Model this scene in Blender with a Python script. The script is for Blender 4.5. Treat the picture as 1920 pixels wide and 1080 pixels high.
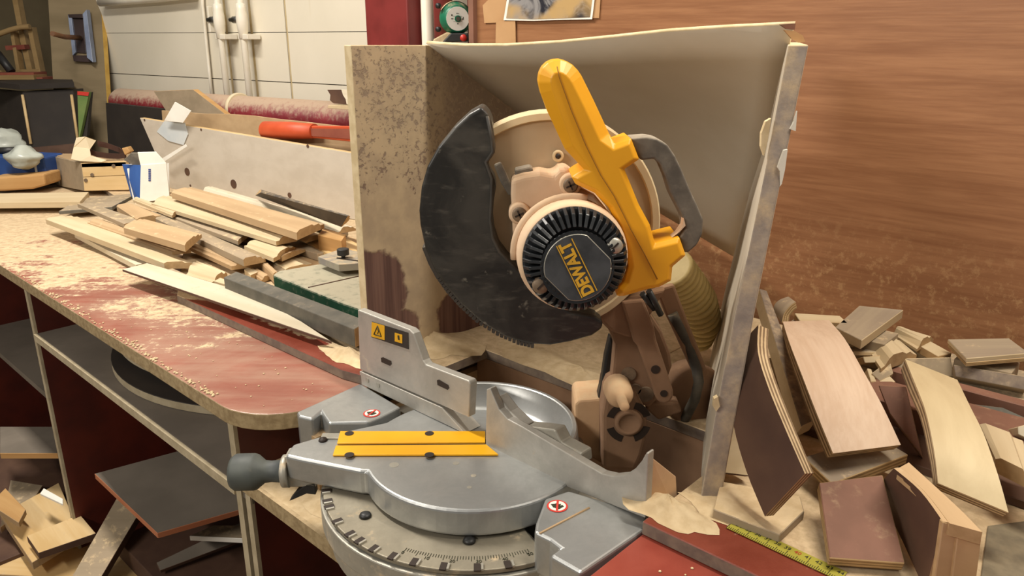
import bpy, bmesh, math, random
from mathutils import Vector, Matrix
random.seed(7)
for o in list(bpy.data.objects): bpy.data.objects.remove(o)
sc = bpy.context.scene
col = sc.collection
V = Vector
R = math.radians

# ------------------------------------------------------------------ camera
F, HCAM, PITCH = 1450.0, 1.40, R(18)
cp, sp = math.cos(PITCH), math.sin(PITCH)
cd = bpy.data.cameras.new('camera')
cam = bpy.data.objects.new('camera', cd); col.objects.link(cam)
cd.sensor_width = 36; cd.lens = F * 36 / 1920; cd.clip_start = .02
cam.location = (0, 0, HCAM); cam.rotation_euler = (R(90) - PITCH, 0, 0)
sc.camera = cam
EYE = V((0, 0, HCAM))
TH = R(47)
E_ = V((math.sin(TH), -math.cos(TH), 0))     # along the bench, to the right
N_ = V((math.cos(TH), math.sin(TH), 0))      # from the bench front to the wall
Z_ = V((0, 0, 1))
def B(a, b, z): return E_ * a + N_ * b + Z_ * z

# ------------------------------------------------------------------ light
w = bpy.data.worlds.new('world'); sc.world = w; w.use_nodes = True
w.node_tree.nodes['Background'].inputs[0].default_value = (1.0, .93, .84, 1)
w.node_tree.nodes['Background'].inputs[1].default_value = .17
def area(name, loc, rot, sx, sy, power, colr):
    l = bpy.data.lights.new(name, 'AREA'); l.shape = 'RECTANGLE'; l.size = sx; l.size_y = sy
    l.energy = power; l.color = colr
    o = bpy.data.objects.new(name, l); col.objects.link(o); o.location = loc; o.rotation_euler = rot
    return o
BR = R(47) - R(90)
area('ceiling_tube_over_bench', B(.02, .90, 2.45), (0, 0, BR), .9, .10, 17, (1, .92, .79))
area('ceiling_tube_over_room', B(-1.9, .35, 2.6), (0, 0, BR), 1.2, .12, 36, (1, .93, .83))
area('front_fill_light', B(-.9, -1.5, 2.35), (R(42), 0, BR), 1.2, .12, 24, (1, .93, .83))  # added unseen fill lamp, brightens the bent sheet and upright faces from the front
sc.view_settings.view_transform = 'Standard'; sc.view_settings.look = 'None'
sc.view_settings.exposure = 0.42; sc.view_settings.gamma = 1; sc.view_settings.use_curve_mapping = False

# ------------------------------------------------------------------ pixel to place helpers
def ray(u, v):
    x = (u - 960) / F; y = (540 - v) / F
    return V((x, cp + y * sp, -sp + y * cp))
def on_z(u, v, z): d = ray(u, v); return EYE + d * ((z - HCAM) / d.z)
def on_Y(u, v, Y): d = ray(u, v); return EYE + d * (Y / d.y)
def on_b(u, v, b): d = ray(u, v); return EYE + d * (b / d.dot(N_))
def on_a(u, v, a): d = ray(u, v); return EYE + d * (a / d.dot(E_))
def on_t(u, v, t): return EYE + ray(u, v) * t
def on_pl(u, v, P, N): d = ray(u, v); return EYE + d * ((P - EYE).dot(N) / d.dot(N))

# ------------------------------------------------------------------ materials
def lin(c):
    if isinstance(c, str): c = tuple(int(c[i:i + 2], 16) / 255 for i in (0, 2, 4))
    return tuple((x / 12.92 if x <= .04045 else ((x + .055) / 1.055) ** 2.4) for x in c) + (1,)
class NT:
    def __init__(s, name):
        s.m = bpy.data.materials.new(name); s.m.use_nodes = True
        s.t = s.m.node_tree; s.n = s.t.nodes; s.bsdf = s.n['Principled BSDF']
    def node(s, typ, **kw):
        n = s.n.new(typ)
        for k, v in kw.items():
            if k in n.inputs: n.inputs[k].default_value = v
            else: setattr(n, k, v)
        return n
    def l(s, a, b): s.t.links.new(a, b)
    def val(s, x, inp):
        if hasattr(x, 'links') or hasattr(x, 'is_linked'): s.l(x, inp)
        else: inp.default_value = x
    def coords(s, scale=(1, 1, 1), rot=(0, 0, 0), world=False):
        mp = s.node('ShaderNodeMapping'); mp.inputs['Scale'].default_value = scale; mp.inputs['Rotation'].default_value = rot
        if world: s.l(s.node('ShaderNodeNewGeometry').outputs['Position'], mp.inputs[0])
        else: s.l(s.node('ShaderNodeTexCoord').outputs['Object'], mp.inputs[0])
        return mp.outputs[0]
    def noise(s, vec, scale=10, detail=5, rough=.55, dist=0):
        n = s.node('ShaderNodeTexNoise'); n.inputs['Scale'].default_value = scale; n.inputs['Detail'].default_value = detail
        n.inputs['Roughness'].default_value = rough; n.inputs['Distortion'].default_value = dist
        s.l(vec, n.inputs['Vector']); return n.outputs['Fac']
    def math(s, op, a, b=0.0, clamp=False):
        n = s.node('ShaderNodeMath'); n.operation = op; n.use_clamp = clamp
        s.val(a, n.inputs[0]); s.val(b, n.inputs[1]); return n.outputs[0]
    def step(s, x, lo, hi):
        n = s.node('ShaderNodeMapRange'); n.interpolation_type = 'SMOOTHSTEP'
        s.val(x, n.inputs['Value']); n.inputs['From Min'].default_value = lo; n.inputs['From Max'].default_value = hi
        return n.outputs['Result']
    def mix(s, f, a, b):
        n = s.node('ShaderNodeMix'); n.data_type = 'RGBA'
        s.val(f, n.inputs[0]); s.val(a, n.inputs[6]); s.val(b, n.inputs[7]); return n.outputs[2]
    def nz(s):
        x = s.node('ShaderNodeSeparateXYZ'); s.l(s.node('ShaderNodeNewGeometry').outputs['Normal'], x.inputs[0]); return x.outputs[2]
    def dot(s, vec):
        n = s.node('ShaderNodeVectorMath'); n.operation = 'DOT_PRODUCT'
        s.l(s.node('ShaderNodeNewGeometry').outputs['Position'], n.inputs[0]); n.inputs[1].default_value = vec; return n.outputs['Value']
    def bump(s, h, strength=.3, dist=.002):
        b = s.node('ShaderNodeBump'); b.inputs['Strength'].default_value = strength; b.inputs['Distance'].default_value = dist
        s.l(h, b.inputs['Height']); s.l(b.outputs[0], s.bsdf.inputs['Normal'])
    def done(s, colr, rough=.6, metal=0.0, spec=None):
        s.val(colr, s.bsdf.inputs['Base Color']); s.val(rough, s.bsdf.inputs['Roughness']); s.val(metal, s.bsdf.inputs['Metallic'])
        if spec is not None: s.bsdf.inputs['Specular IOR Level'].default_value = spec
        return s.m
DUST = lin('C9B18C')
def plain(name, c, c2=None, scale=20, rough=.6, metal=0.0, bump=0, dust=0, dustc=None, stretch=(1, 1, 1), world=False, dlo=.45, fine=60):
    """two-tone noise colour; dust = share of the surface under sawdust, more on faces that look up"""
    t = NT(name); vec = t.coords(stretch, world=world); nf = t.noise(vec, scale)
    cc = t.mix(t.step(nf, .32, .68), lin(c), lin(c2 or c))
    r, me = rough, metal
    if dust:
        dn = t.noise(t.coords((1, 1, 1), world=True), fine, 6, .65)
        f = t.math('ADD', t.math('MULTIPLY', t.step(t.nz(), -.2, .9), .75 * dust), t.math('MULTIPLY', dn, .9))
        f = t.step(f, 1.0 - dust * dlo - .22, 1.0 - dust * dlo + .22)
        cc = t.mix(f, cc, dustc or DUST); r = t.mix(f, (rough,) * 3 + (1,), (.95,) * 3 + (1,))
        if metal: me = t.math('MULTIPLY', t.math('SUBTRACT', 1.0, f), metal)
    if bump: t.bump(nf, bump)
    return t.done(cc, r, me)
def wood(name, c1, c2, along=3, across=60, rough=.6, dust=0, ring=.5):
    t = NT(name); vec = t.coords((along, across, across))
    n1 = t.noise(vec, 1.0, 6, .6, .3); n2 = t.noise(t.coords((2, 6, 6)), 1.5, 3)
    f = t.step(t.math('ADD', t.math('MULTIPLY', n1, ring), t.math('MULTIPLY', n2, 1 - ring)), .35, .65)
    cc = t.mix(f, lin(c1), lin(c2))
    if dust:
        dn = t.noise(t.coords((1, 1, 1), world=True), 45, 6, .7)
        g = t.math('MULTIPLY', t.step(t.nz(), .1, .9), t.step(dn, .62 - .3 * dust, .75 - .2 * dust))
        cc = t.mix(g, cc, DUST)
    t.bump(n1, .12); return t.done(cc, rough)
def ply(name, layers=5, thick=.014, pale='C9B08A', dark='7A6247'):
    t = NT(name); at = t.node('ShaderNodeAttribute'); at.attribute_name = 'through'
    s = t.math('SINE', t.math('MULTIPLY', at.outputs['Fac'], 2 * math.pi * layers))
    n = t.noise(t.coords((60, 60, 60)), 1)
    f = t.step(t.math('ADD', t.math('MULTIPLY', s, .4), n), .25, .75)
    return t.done(t.mix(f, lin(dark), lin(pale)), .8)

M = {}
def bench_mat():
    t = NT('red_laminate_with_sawdust')
    a = t.dot(E_); b = t.dot(N_)
    big = t.noise(t.coords((1, 1, 1), world=True), 5, 6, .65, .6)
    fine = t.noise(t.coords((1, 1, 1), world=True), 60, 5, .7)
    streak = t.noise(t.coords((1.2, 10, 1), rot=(0, 0, -BR + R(8)), world=True), 3, 5, .65)
    red = t.mix(t.step(t.noise(t.coords((1, 1, 1), world=True), 9, 4), .3, .7), lin('7E3226'), lin('924638'))
    film = t.math('MULTIPLY', t.step(t.math('ADD', t.math('MULTIPLY', streak, .5), t.math('MULTIPLY', big, .5)), .36, .62), t.step(a, -.55, -.95))
    red = t.mix(t.math('ADD', t.math('MULTIPLY', film, .5), t.math('MULTIPLY', t.step(a, -.6, -.95), .22)), red, lin('A88A76'))
    g = t.math('MULTIPLY', t.math('SUBTRACT', -1.42, a), .26)
    m1 = t.math('ADD', t.math('ADD', t.math('MULTIPLY', big, .65), t.math('MULTIPLY', streak, .45)), g)
    m1 = t.math('ADD', m1, t.math('MULTIPLY', t.step(b, .54, .63), .05))
    m1 = t.step(t.math('ADD', m1, t.math('MULTIPLY', t.math('SUBTRACT', fine, .5), .42)), .60, .70)
    dustc = t.mix(t.step(fine, .35, .65), lin('B39B7A'), lin('CDB693'))
    cc = t.mix(m1, red, dustc)
    t.bump(t.math('ADD', m1, t.math('MULTIPLY', fine, .4)), .5, .002)
    return t.done(cc, t.math('ADD', t.math('MULTIPLY', m1, .55), .36))
M['bench'] = bench_mat()
def deck_mat():
    t = NT('red_deck_under_sawdust')
    b = t.dot(N_); fine = t.noise(t.coords((1, 1, 1), world=True), 60, 5, .7); big = t.noise(t.coords((1, 1, 1), world=True), 12, 5, .6, .4)
    m = t.math('ADD', t.math('ADD', t.math('MULTIPLY', big, .8), t.math('MULTIPLY', t.math('SUBTRACT', b, .635), 7.0)), t.math('MULTIPLY', t.step(t.dot(E_), -1.35, -1.6), 1.0))
    m = t.step(t.math('ADD', m, t.math('MULTIPLY', t.math('SUBTRACT', fine, .5), .3)), .50, .58)
    cc = t.mix(m, t.mix(t.step(big, .3, .7), lin('73301F'), lin('854030')), t.mix(t.step(fine, .35, .65), lin('B79F7C'), lin('CFB793')))
    t.bump(t.math('ADD', m, t.math('MULTIPLY', fine, .5)), .5, .002)
    return t.done(cc, t.math('ADD', t.math('MULTIPLY', m, .5), .4))
M['deck'] = deck_mat()
def panel_mat():
    """hood side: dark brown laminate, sawdust blown on in a mottled coat, two bare patches low down, shade painted in at the upper back"""
    t = NT('laminate_with_sawdust_and_shade')
    x = t.node('ShaderNodeSeparateXYZ'); t.l(t.node('ShaderNodeNewGeometry').outputs['Position'], x.inputs[0]); z = x.outputs[2]
    b = t.dot(N_)
    fine = t.noise(t.coords((1, 1, 1), world=True), 130, 5, .65, .3); mid = t.noise(t.coords((1, 1, 1), world=True), 22, 4, .6)
    grain = t.noise(t.coords((60, 60, 2), world=True), 1.5, 4)
    base = t.mix(t.step(grain, .35, .65), lin('5A3F38'), lin('7B5C50'))
    wob = t.math('MULTIPLY', t.math('SUBTRACT', mid, .5), .10)
    def blob(b0, z0, rb, rz):
        d1 = t.math('POWER', t.math('DIVIDE', t.math('SUBTRACT', b, b0), rb), 2.0); d2 = t.math('POWER', t.math('DIVIDE', t.math('SUBTRACT', z, z0), rz), 2.0)
        r = t.math('SQRT', t.math('ADD', d1, d2)); return t.step(t.math('ADD', r, t.math('MULTIPLY', wob, 6.0)), 1.06, .94)
    bare = t.math('MAXIMUM', t.math('MAXIMUM', blob(.655, 1.03, .075, .075), blob(.68, .95, .08, .045)), blob(.86, .955, .065, .06))
    cover = t.math('ADD', t.math('MULTIPLY', fine, .95), t.math('MULTIPLY', mid, .35))
    cover = t.math('ADD', cover, t.math('MULTIPLY', t.step(z, 1.24, 1.06), .34))
    cover = t.step(cover, .535, .63)
    cover = t.math('MULTIPLY', cover, t.math('SUBTRACT', 1.0, t.math('MULTIPLY', t.step(b, .79, .86), t.step(z, 1.1, 1.25))))  # shade under the bent sheet put into the colour: cover thinned at upper back
    cover = t.math('ADD', cover, t.math('MULTIPLY', t.math('MULTIPLY', t.step(b, .79, .86), t.step(z, 1.1, 1.25)), t.math('MULTIPLY', t.step(fine, .5, .6), .45)), True)
    cover = t.math('MULTIPLY', cover, t.math('SUBTRACT', 1.0, bare))
    film = t.mix(t.step(z, 1.1, 1.3), base, lin('95826E'))
    cc = t.mix(cover, film, t.mix(t.step(mid, .3, .7), lin('A8947A'), lin('BEA888')))
    t.bump(cover, .5, .0015); return t.done(cc, .85)
M['hood_panel'] = panel_mat()
M['sheet'] = plain('hardboard_sheet', 'CABFAC', 'C1B5A0', 6, .75, dust=.1)
M['sheet_edge'] = plain('pale_sheet_edge', 'DCC9A2', 'C8B38A', 60, .8)
M['chip_edge'] = plain('dusty_chipboard_edge', 'A9946F', '8F7A58', 90, .9, bump=.4, dust=.5)
M['grey_edge'] = plain('grey_worn_edge', '857666', '6F6157', 60, .85, bump=.3, dust=.35)
M['post_edge'] = plain('grey_violet_dusty_edge', '857A72', '9A8D80', 45, .85, bump=.5, dust=.7, fine=30)
M['white_chip'] = plain('white_laminate_chip', 'E4E0D2', rough=.6)
def wall_wood():
    t = NT('brown_wood_laminate'); vec = t.coords((1.6, 1.6, 26), rot=(0, 0, 0))
    n1 = t.noise(vec, 1.6, 7, .62, .5); n2 = t.noise(t.coords((9, 9, 160)), 1.3, 4, .6); n3 = t.noise(t.coords((.7, .7, 3)), 1.2, 3)
    f = t.math('ADD', t.math('ADD', t.math('MULTIPLY', n1, .55), t.math('MULTIPLY', n2, .25)), t.math('MULTIPLY', n3, .2))
    cc = t.mix(t.step(f, .36, .64), lin('83583B'), lin('9F7250'))
    dn = t.noise(t.coords((1, 1, 1), world=True), 70, 6, .75)
    low = t.math('MULTIPLY', t.step(t.math('ADD', t.node_z(), t.math('MULTIPLY', dn, .12)), 1.22, 1.10), t.step(dn, .5, .66))
    cc = t.mix(t.math('MULTIPLY', low, .4), cc, lin('CBA678'))
    t.bump(n2, .06); return t.done(cc, .38, 0, .4)
def node_z(s):
    x = s.node('ShaderNodeSeparateXYZ'); s.l(s.node('ShaderNodeNewGeometry').outputs['Position'], x.inputs[0]); return x.outputs[2]
NT.node_z = node_z
M['wall_wood'] = wall_wood()
def white_wall():
    t = NT('white_wall_panel'); n = t.noise(t.coords((1, 1, 1), world=True), 2.5, 5)
    st = t.noise(t.coords((9, 9, .35), world=True), 2.2, 4, .6)
    cc = t.mix(t.step(n, .3, .7), lin('DED6C2'), lin('E6DECB'))
    cc = t.mix(t.math('MULTIPLY', t.step(st, .66, .78), .45), cc, lin('B99C60'))
    return t.done(cc, .7)
M['white_wall'] = white_wall()
M['joint'] = plain('dark_joint', '4A443A')
M['rust'] = plain('rust_stain', 'C6B48C', 'BDA678', 30, .8)
M['floor'] = plain('dusty_concrete', '6F6250', '857660', 5, .9, dust=.3)
M['dust'] = plain('sawdust', 'C2AA84', 'D3BD98', 60, 1.0, bump=.6)
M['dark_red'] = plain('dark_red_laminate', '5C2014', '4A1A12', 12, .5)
M['dark_brown'] = plain('dark_brown_board', '4E362A', '5E4434', 12, .7, dust=.15)
M['purple_brown'] = plain('purple_brown_board', '74503F', '845C4A', 14, .7, dust=.25)
M['grey_shelf'] = plain('dusty_grey_shelf', '7E7468', '6E655A', 6, .9)
M['pale_edge'] = plain('pale_board_edge', 'B4A68A', 'A29478', 40, .9)
M['mdf'] = wood('tan_mdf', 'BFA27C', 'AE916C', 3, 30, .8, .15)
M['mdf_pale'] = wood('pale_moulding', 'CEBC9A', 'BFAA86', 3, 40, .7, .1)
M['mdf_grey'] = wood('dusty_grey_moulding', '93836B', 'A5937A', 3, 40, .85, .35)
M['mdf_edge'] = plain('cut_mdf', 'B89A70', 'A98B62', 80, .9)
M['mdf_white'] = wood('white_primed_moulding', 'D2C7B0', 'C6B99E', 3, 40, .6, .15)
M['pine'] = wood('pine', 'C49C66', 'B28752', 3, 50, .65)
M['pine_pale'] = wood('pale_pine', 'DCC090', 'CBA972', 3, 40, .65, .1)
M['ply_pink'] = wood('pinkish_oak_veneer', 'D4BCA4', 'C6AA90', 3, 150, .6)
M['ply_pale'] = wood('pale_birch_veneer', 'CCBA94', 'BCA882', 8, 60, .6, 0, .4)
M['ply_grey'] = wood('grey_veneer', 'A3937B', '938370', 3, 80, .7, .1)
M['ply_edge'] = ply('plywood_edge', 3)
M['ply_edge2'] = ply('plywood_edge_tan', 3, .014, 'B89A6E', '8A7048')
M['black_mould'] = plain('dark_grey_moulding', '4B4640', '5A5248', 20, .7, dust=.35)
M['charcoal'] = plain('dusty_charcoal_strip', '545148', '666156', 30, .75, dust=.25)
M['white_board'] = wood('white_oiled_board', 'C9BFB0', 'BDB2A2', 2, 30, .6)
M['white_paper'] = plain('white_paper', 'F2EFE6', 'E8E4DA', 10, .7)
M['tape'] = plain('pale_blue_tape', 'C5CDD2', 'D2D6D6', 12, .35)
M['blue'] = plain('blue_card', '2E58A0', '3A66AE', 10, .6)
M['blue_dark'] = plain('blue_plastic', '1F3F78', '26498A', 10, .5)
M['orange'] = plain('orange_rubber', 'CC5832', 'BE4C28', 12, .5, dust=.12)
M['orange_end'] = plain('dusty_orange', 'C07C58', 'B56E4A', 12, .8)
M['red_pipe'] = plain('dark_red_pipe', '8A2C34', '7A242C', 12, .45, dust=.66, dustc=lin('B29A84'))
M['cream_band'] = plain('cream_band', 'D8C8A8', rough=.7)
M['white_pipe'] = plain('white_plastic_pipe', 'EEE8DA', 'E6DECC', 12, .35)
M['steel'] = plain('steel', 'A8A8A4', '8E8E8C', 30, .35, 1.0)
M['red_column'] = plain('red_painted_steel', '7C2E2C', '6C2624', 10, .45)
M['pump_green'] = plain('green_pump_casting', '1F7A5A', '166248', 12, .4, dust=.35)
M['black'] = plain('black_plastic', '1E1E1E', '2A2A2A', 30, .45)
M['red_knob'] = plain('red_plastic', 'C83428', rough=.4)
M['kraft'] = plain('kraft_tape', 'C09A70', 'B48C62', 8, .4)
def poster_mat():
    t = NT('collage_print'); n = t.noise(t.coords((1, 1, 1)), 16, 5, .6, 1.2); n2 = t.noise(t.coords((1, 1, 1)), 7, 3)
    cc = t.mix(t.step(n, .42, .56), lin('2E2E36'), lin('8E8C8C')); cc = t.mix(t.step(n2, .5, .62), cc, lin('B89A6A'))
    return t.done(cc, .2)
M['poster'] = poster_mat()
M['olive_wall'] = plain('dim_olive_wall', '6E6248', '5E523C', 4, .9)
M['partition'] = wood('grey_plywood', '8A7A5E', '7A6B50', 1.5, 12, .85)
M['partition_edge'] = plain('yellow_plywood_edge', 'C4A050', 'B08C40', 20, .8)
M['cabinet_black'] = plain('black_cabinet', '2A2420', '332C26', 10, .7)
M['mirror_frame'] = plain('blue_grey_lacquer', '8A96AE', '6E7890', 8, .3)
M['mirror_dark'] = plain('dark_walnut', '3A2A28', '2C201E', 12, .4)
M['stick'] = wood('stick', '7A5232', '66442A', 3, 40)
M['timber'] = wood('dim_timber', 'A08458', '8C7248', 2, 30, .8)
M['red_plank'] = plain('red_brown_plank', '7A3A2C', '8C4C3A', 12, .8)
M['label_green'] = plain('green_print', '5E7A3A', '7A8A4A', 8, .6)
M['plastic_bag'] = plain('clear_bag', 'B8BDB4', 'A4A9A0', 14, .3)
M['leather'] = plain('brown_leather', '4A2C20', '3A2218', 14, .6)
M['green_case'] = plain('green_plastic_case', '1E4A34', '163A28', 14, .5, dust=.62, dustc=lin('A9A28C'))
M['tool_grey'] = plain('dusty_grey_casting', '86807A', '98917F', 30, .7, dust=.4)
# the saw
def alu(name, c='BFC1C0', rough=.33, dust=0.0, metal=.72):
    t = NT(name); n = t.noise(t.coords((1, 1, 1), world=True), 14, 6, .7, .4); br = t.noise(t.coords((90, 8, 30), world=True), 3, 3)
    cc = t.mix(t.step(n, .3, .7), lin(c), tuple(x * .74 for x in lin(c)[:3]) + (1,))
    ro = t.math('ADD', t.math('MULTIPLY', n, .28), rough - .10)
    me = metal
    if dust:
        dn = t.noise(t.coords((1, 1, 1), world=True), 30, 6, .7)
        f = t.math('MULTIPLY', t.step(dn, .72 - .35 * dust, .9 - .35 * dust), .85)
        cc = t.mix(f, cc, DUST); ro = t.math('ADD', ro, t.math('MULTIPLY', f, .4)); me = t.math('MULTIPLY', t.math('SUBTRACT', 1.0, f), metal)
    t.bump(br, .05, .001)
    return t.done(cc, ro, me)
M['alu'] = alu('machined_aluminium'); M['alu_dusty'] = alu('dusty_aluminium', 'B4B0A4', .45, .55, .5)
M['alu_fence'] = alu('fence_aluminium', 'BDB9B0', .5, .3, .5)
M['scale_plate'] = alu('scale_plate', '9E9684', .5, .45, .5)
M['yellow'] = plain('yellow_plastic', 'F0AC20', 'E6A21C', 8, .4, dust=.14)
M['kerf'] = plain('yellow_kerf_plastic', 'F4B418', 'EDAA12', 12, .4)
M['seam'] = plain('dark_seam', '9A6A14')
M['guard'] = plain('scuffed_black_guard', '262422', '524E47', 6, .36, dust=.62, dustc=lin('615C53'), stretch=(1, 1, 1))
def guard_mat():
    t = NT('scuffed_black_guard'); a = t.noise(t.coords((1, 1, 1), world=True), 11, 6, .62, .5); b = t.noise(t.coords((14, 1, 50), rot=(0, R(35), 0), world=True), 2.2, 5, .6)
    sp_n = t.noise(t.coords((1, 1, 1), world=True), 45, 4, .6)
    cc = t.mix(t.step(a, .38, .66), lin('24221F'), lin('45423C'))
    cc = t.mix(t.math('MULTIPLY', t.step(b, .52, .76), .4), cc, lin('6E695F'))
    cc = t.mix(t.math('MULTIPLY', t.step(sp_n, .64, .72), .6), cc, lin('8E887A'))
    return t.done(cc, t.math('ADD', t.math('MULTIPLY', a, .35), .22))
M['guard'] = guard_mat()
M['guard_rim'] = plain('dusty_black_rim', '35322E', '4A443C', 30, .6, dust=.3)
M['cream'] = plain('dust_coated_casting', 'DDBFA0', 'CCAE8E', 24, .9, bump=.3, dust=.5, dustc=lin('DDBE9A'))
M['cover'] = plain('dusty_cover_plate', 'B5A184', 'A89476', 10, .85, dust=.35)
M['cover_rim'] = plain('cover_rim', 'D6C29C', 'C9B48E', 20, .85, dust=.4)
M['cap'] = plain('black_motor_cap', '15171A', '24272A', 24, .35)
M['cap_face'] = plain('dusty_cap_face', '2E3134', '44474A', 40, .6, dust=.18, dustc=lin('6E6C66'))
M['logo'] = plain('yellow_logo_print', 'D8A62A', 'C0922A', 30, .6)
M['silver'] = plain('silver_trim', 'B8B4A8', rough=.4, metal=.6)
M['grip'] = plain('dusty_grey_grip', '565048', '6E675C', 40, .85, bump=.3, dust=.6, dustc=lin('9A9080'))
M['brown_cast'] = plain('dust_brown_casting', '8E6E54', '7E6048', 14, .95, bump=.3, dust=.3, dustc=lin('A88666'))
M['cast_pale'] = plain('dust_peach_casting', 'D0AC86', 'C29E78', 20, .95, bump=.3, dust=.4)
M['screw'] = plain('dusty_screw', '8E7A64', '6E5E4E', 60, .6, .4)
M['dark_hole'] = plain('dark_hole', '2A1E16')
M['knob'] = plain('dark_grey_rubber', '3A3E40', '50544F', 20, .6, dust=.25, dustc=lin('8A8472'))
M['sticker_black'] = plain('black_sticker', '262420', '33302A', 20, .5)
M['sticker_yellow'] = plain('yellow_sticker', 'E0A81C', rough=.5)
M['sign_red'] = plain('red_print', 'C8382C', rough=.5)
M['sign_white'] = plain('white_print', 'E6E2D6', rough=.5)
M['hose'] = plain('yellowed_hose', 'D2BC80', 'BCA468', 20, .6, dust=.3)
M['cable'] = plain('dusty_black_cable', '3A3630', '5A5244', 30, .8, dust=.45, dustc=lin('7E6E56'))
M['tape_yellow'] = plain('yellow_green_tape', 'ACA43E', '9C9436', 12, .5)
M['ink'] = plain('black_ink', '2A2A14')
M['red_ink'] = plain('red_ink', 'B03420')
M['blue_ink'] = plain('blue_ink', '3A4C8A')
M['paint'] = plain('paint_spattered_board', '857962', '6E6452', 45, .85, dust=.2)

# ------------------------------------------------------------------ object helpers
ORG = {}
def empty(name, loc, label=None, cat=None, group=None, kind=None):
    o = bpy.data.objects.new(name, None); col.objects.link(o); o.location = loc; o.empty_display_size = .03
    ORG[o.name] = V(loc); tag(o, label, cat, group, kind); return o
def tag(o, label=None, cat=None, group=None, kind=None):
    for k, v in (('label', label), ('category', cat), ('group', group), ('kind', kind)):
        if v: o[k] = v
    return o
class MB:
    def __init__(s): s.v = []; s.f = []; s.mi = []; s.sm = []
    def add(s, vs, fs, mi=0, smooth=False):
        k = len(s.v); s.v += [V(x) for x in vs]
        for f in fs:
            s.f.append([i + k for i in f]); s.mi.append(mi); s.sm.append(smooth)
        return s
    def prism(s, pts, ext, mi=0, mi_side=None):
        """closed outline pts (3D) pushed along ext"""
        pts = [V(p) for p in pts]; ext = V(ext); n = len(pts)
        nrm = V((0, 0, 0))
        for i in range(n): nrm += pts[i].cross(pts[(i + 1) % n])
        if nrm.dot(ext) > 0: pts = pts[::-1]
        ms = mi if mi_side is None else mi_side
        s.add(pts + [p + ext for p in pts], [list(range(n))], mi)
        k = len(s.v) - 2 * n
        s.f.append([k + n + i for i in reversed(range(n))]); s.mi.append(mi); s.sm.append(False)
        for i in range(n):
            j = (i + 1) % n; s.f.append([k + j, k + i, k + n + i, k + n + j]); s.mi.append(ms); s.sm.append(False)
        return s
    def facet(s, pts, w, depth, inset_fac=1.0):
        """outline facing the front (-Y), body behind it, with a flat chamfer of width w"""
        pts = [V(p) for p in pts]; n = len(pts)
        ws = list(w) if isinstance(w, (list, tuple)) else [w] * n; w = max(ws)
        ar = sum(pts[i].x * pts[(i + 1) % n].z - pts[(i + 1) % n].x * pts[i].z for i in range(n))
        if ar < 0: pts = pts[::-1]; ws = ws[::-1]
        ins = []
        for i in range(n):
            a, b, c = pts[i - 1], pts[i], pts[(i + 1) % n]
            d1 = (b - a).normalized(); d2 = (c - b).normalized()
            m = V((-d1.z, 0, d1.x)) + V((-d2.z, 0, d2.x)); m = m / max(m.length_squared / 2, .6)
            ins.append(b + m * ws[i])
        vs = ins + [p + V((0, k, 0)) for p, k in zip(pts, ws)] + [p + V((0, depth, 0)) for p in pts]
        fs = [list(range(n)), [2 * n + i for i in reversed(range(n))]]
        for k in range(2):
            for i in range(n):
                j = (i + 1) % n; fs.append([k * n + i, k * n + j, (k + 1) * n + j, (k + 1) * n + i])
        return s.add(vs, fs)
    def box(s, c, x, y, z):
        """centre and three half-axis vectors"""
        c, x, y, z = V(c), V(x), V(y), V(z)
        return s.prism([c - x - y - z, c + x - y - z, c + x + y - z, c - x + y - z], z * 2)
    def bbox(s, a0, a1, b0, b1, z0, z1):
        return s.prism([B(a0, b0, z0), B(a1, b0, z0), B(a1, b1, z0), B(a0, b1, z0)], (0, 0, z1 - z0))
    def lathe(s, p, axis, prof, n=32, a0=0, a1=2 * math.pi, smooth=True, mi=0, cap=True, xref=None):
        """prof = [(distance along axis, radius)]"""
        p = V(p); ax = V(axis).normalized()
        x = V(xref) if xref is not None else (ax.orthogonal())
        x = (x - ax * x.dot(ax)).normalized(); y = ax.cross(x)
        full = abs(a1 - a0 - 2 * math.pi) < 1e-6; m = n if full else n + 1
        vs = []
        for d, r in prof:
            for i in range(m):
                t = a0 + (a1 - a0) * i / n
                vs.append(p + ax * d + (x * math.cos(t) + y * math.sin(t)) * r)
        fs = []
        for k in range(len(prof) - 1):
            for i in range(n):
                j = (i + 1) % m
                fs.append([k * m + i, k * m + j, (k + 1) * m + j, (k + 1) * m + i])
        s.add(vs, fs, mi, smooth)
        k0 = len(s.v) - len(vs)
        if cap and full:
            if prof[0][1] > 1e-6: s.f.append([k0 + i for i in reversed(range(m))]); s.mi.append(mi); s.sm.append(False)
            q = k0 + (len(prof) - 1) * m
            if prof[-1][1] > 1e-6: s.f.append([q + i for i in range(m)]); s.mi.append(mi); s.sm.append(False)
        if not full and cap:
            for i, rev in ((0, False), (n, True)):
                L = [k0 + k * m + i for k in range(len(prof))]
                s.f.append(L[::-1] if rev else L); s.mi.append(mi); s.sm.append(False)
        return s
    def tube(s, path, r, n=10, mi=0):
        path = [V(p) for p in path]; rs = r if isinstance(r, (list, tuple)) else [r] * len(path)
        vs = []; up = None
        for i, p in enumerate(path):
            d = (path[min(i + 1, len(path) - 1)] - path[max(i - 1, 0)]).normalized()
            if up is None: up = d.orthogonal().normalized()
            up = (up - d * up.dot(d)).normalized(); q = d.cross(up)
            for k in range(n):
                t = 2 * math.pi * k / n; vs.append(p + (up * math.cos(t) + q * math.sin(t)) * rs[i])
        fs = [[i * n + k, i * n + (k + 1) % n, (i + 1) * n + (k + 1) % n, (i + 1) * n + k] for i in range(len(path) - 1) for k in range(n)]
        s.add(vs, fs, mi, True); k0 = len(s.v) - len(vs)
        s.f.append([k0 + i for i in reversed(range(n))]); s.f.append([k0 + (len(path) - 1) * n + i for i in range(n)])
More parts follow.
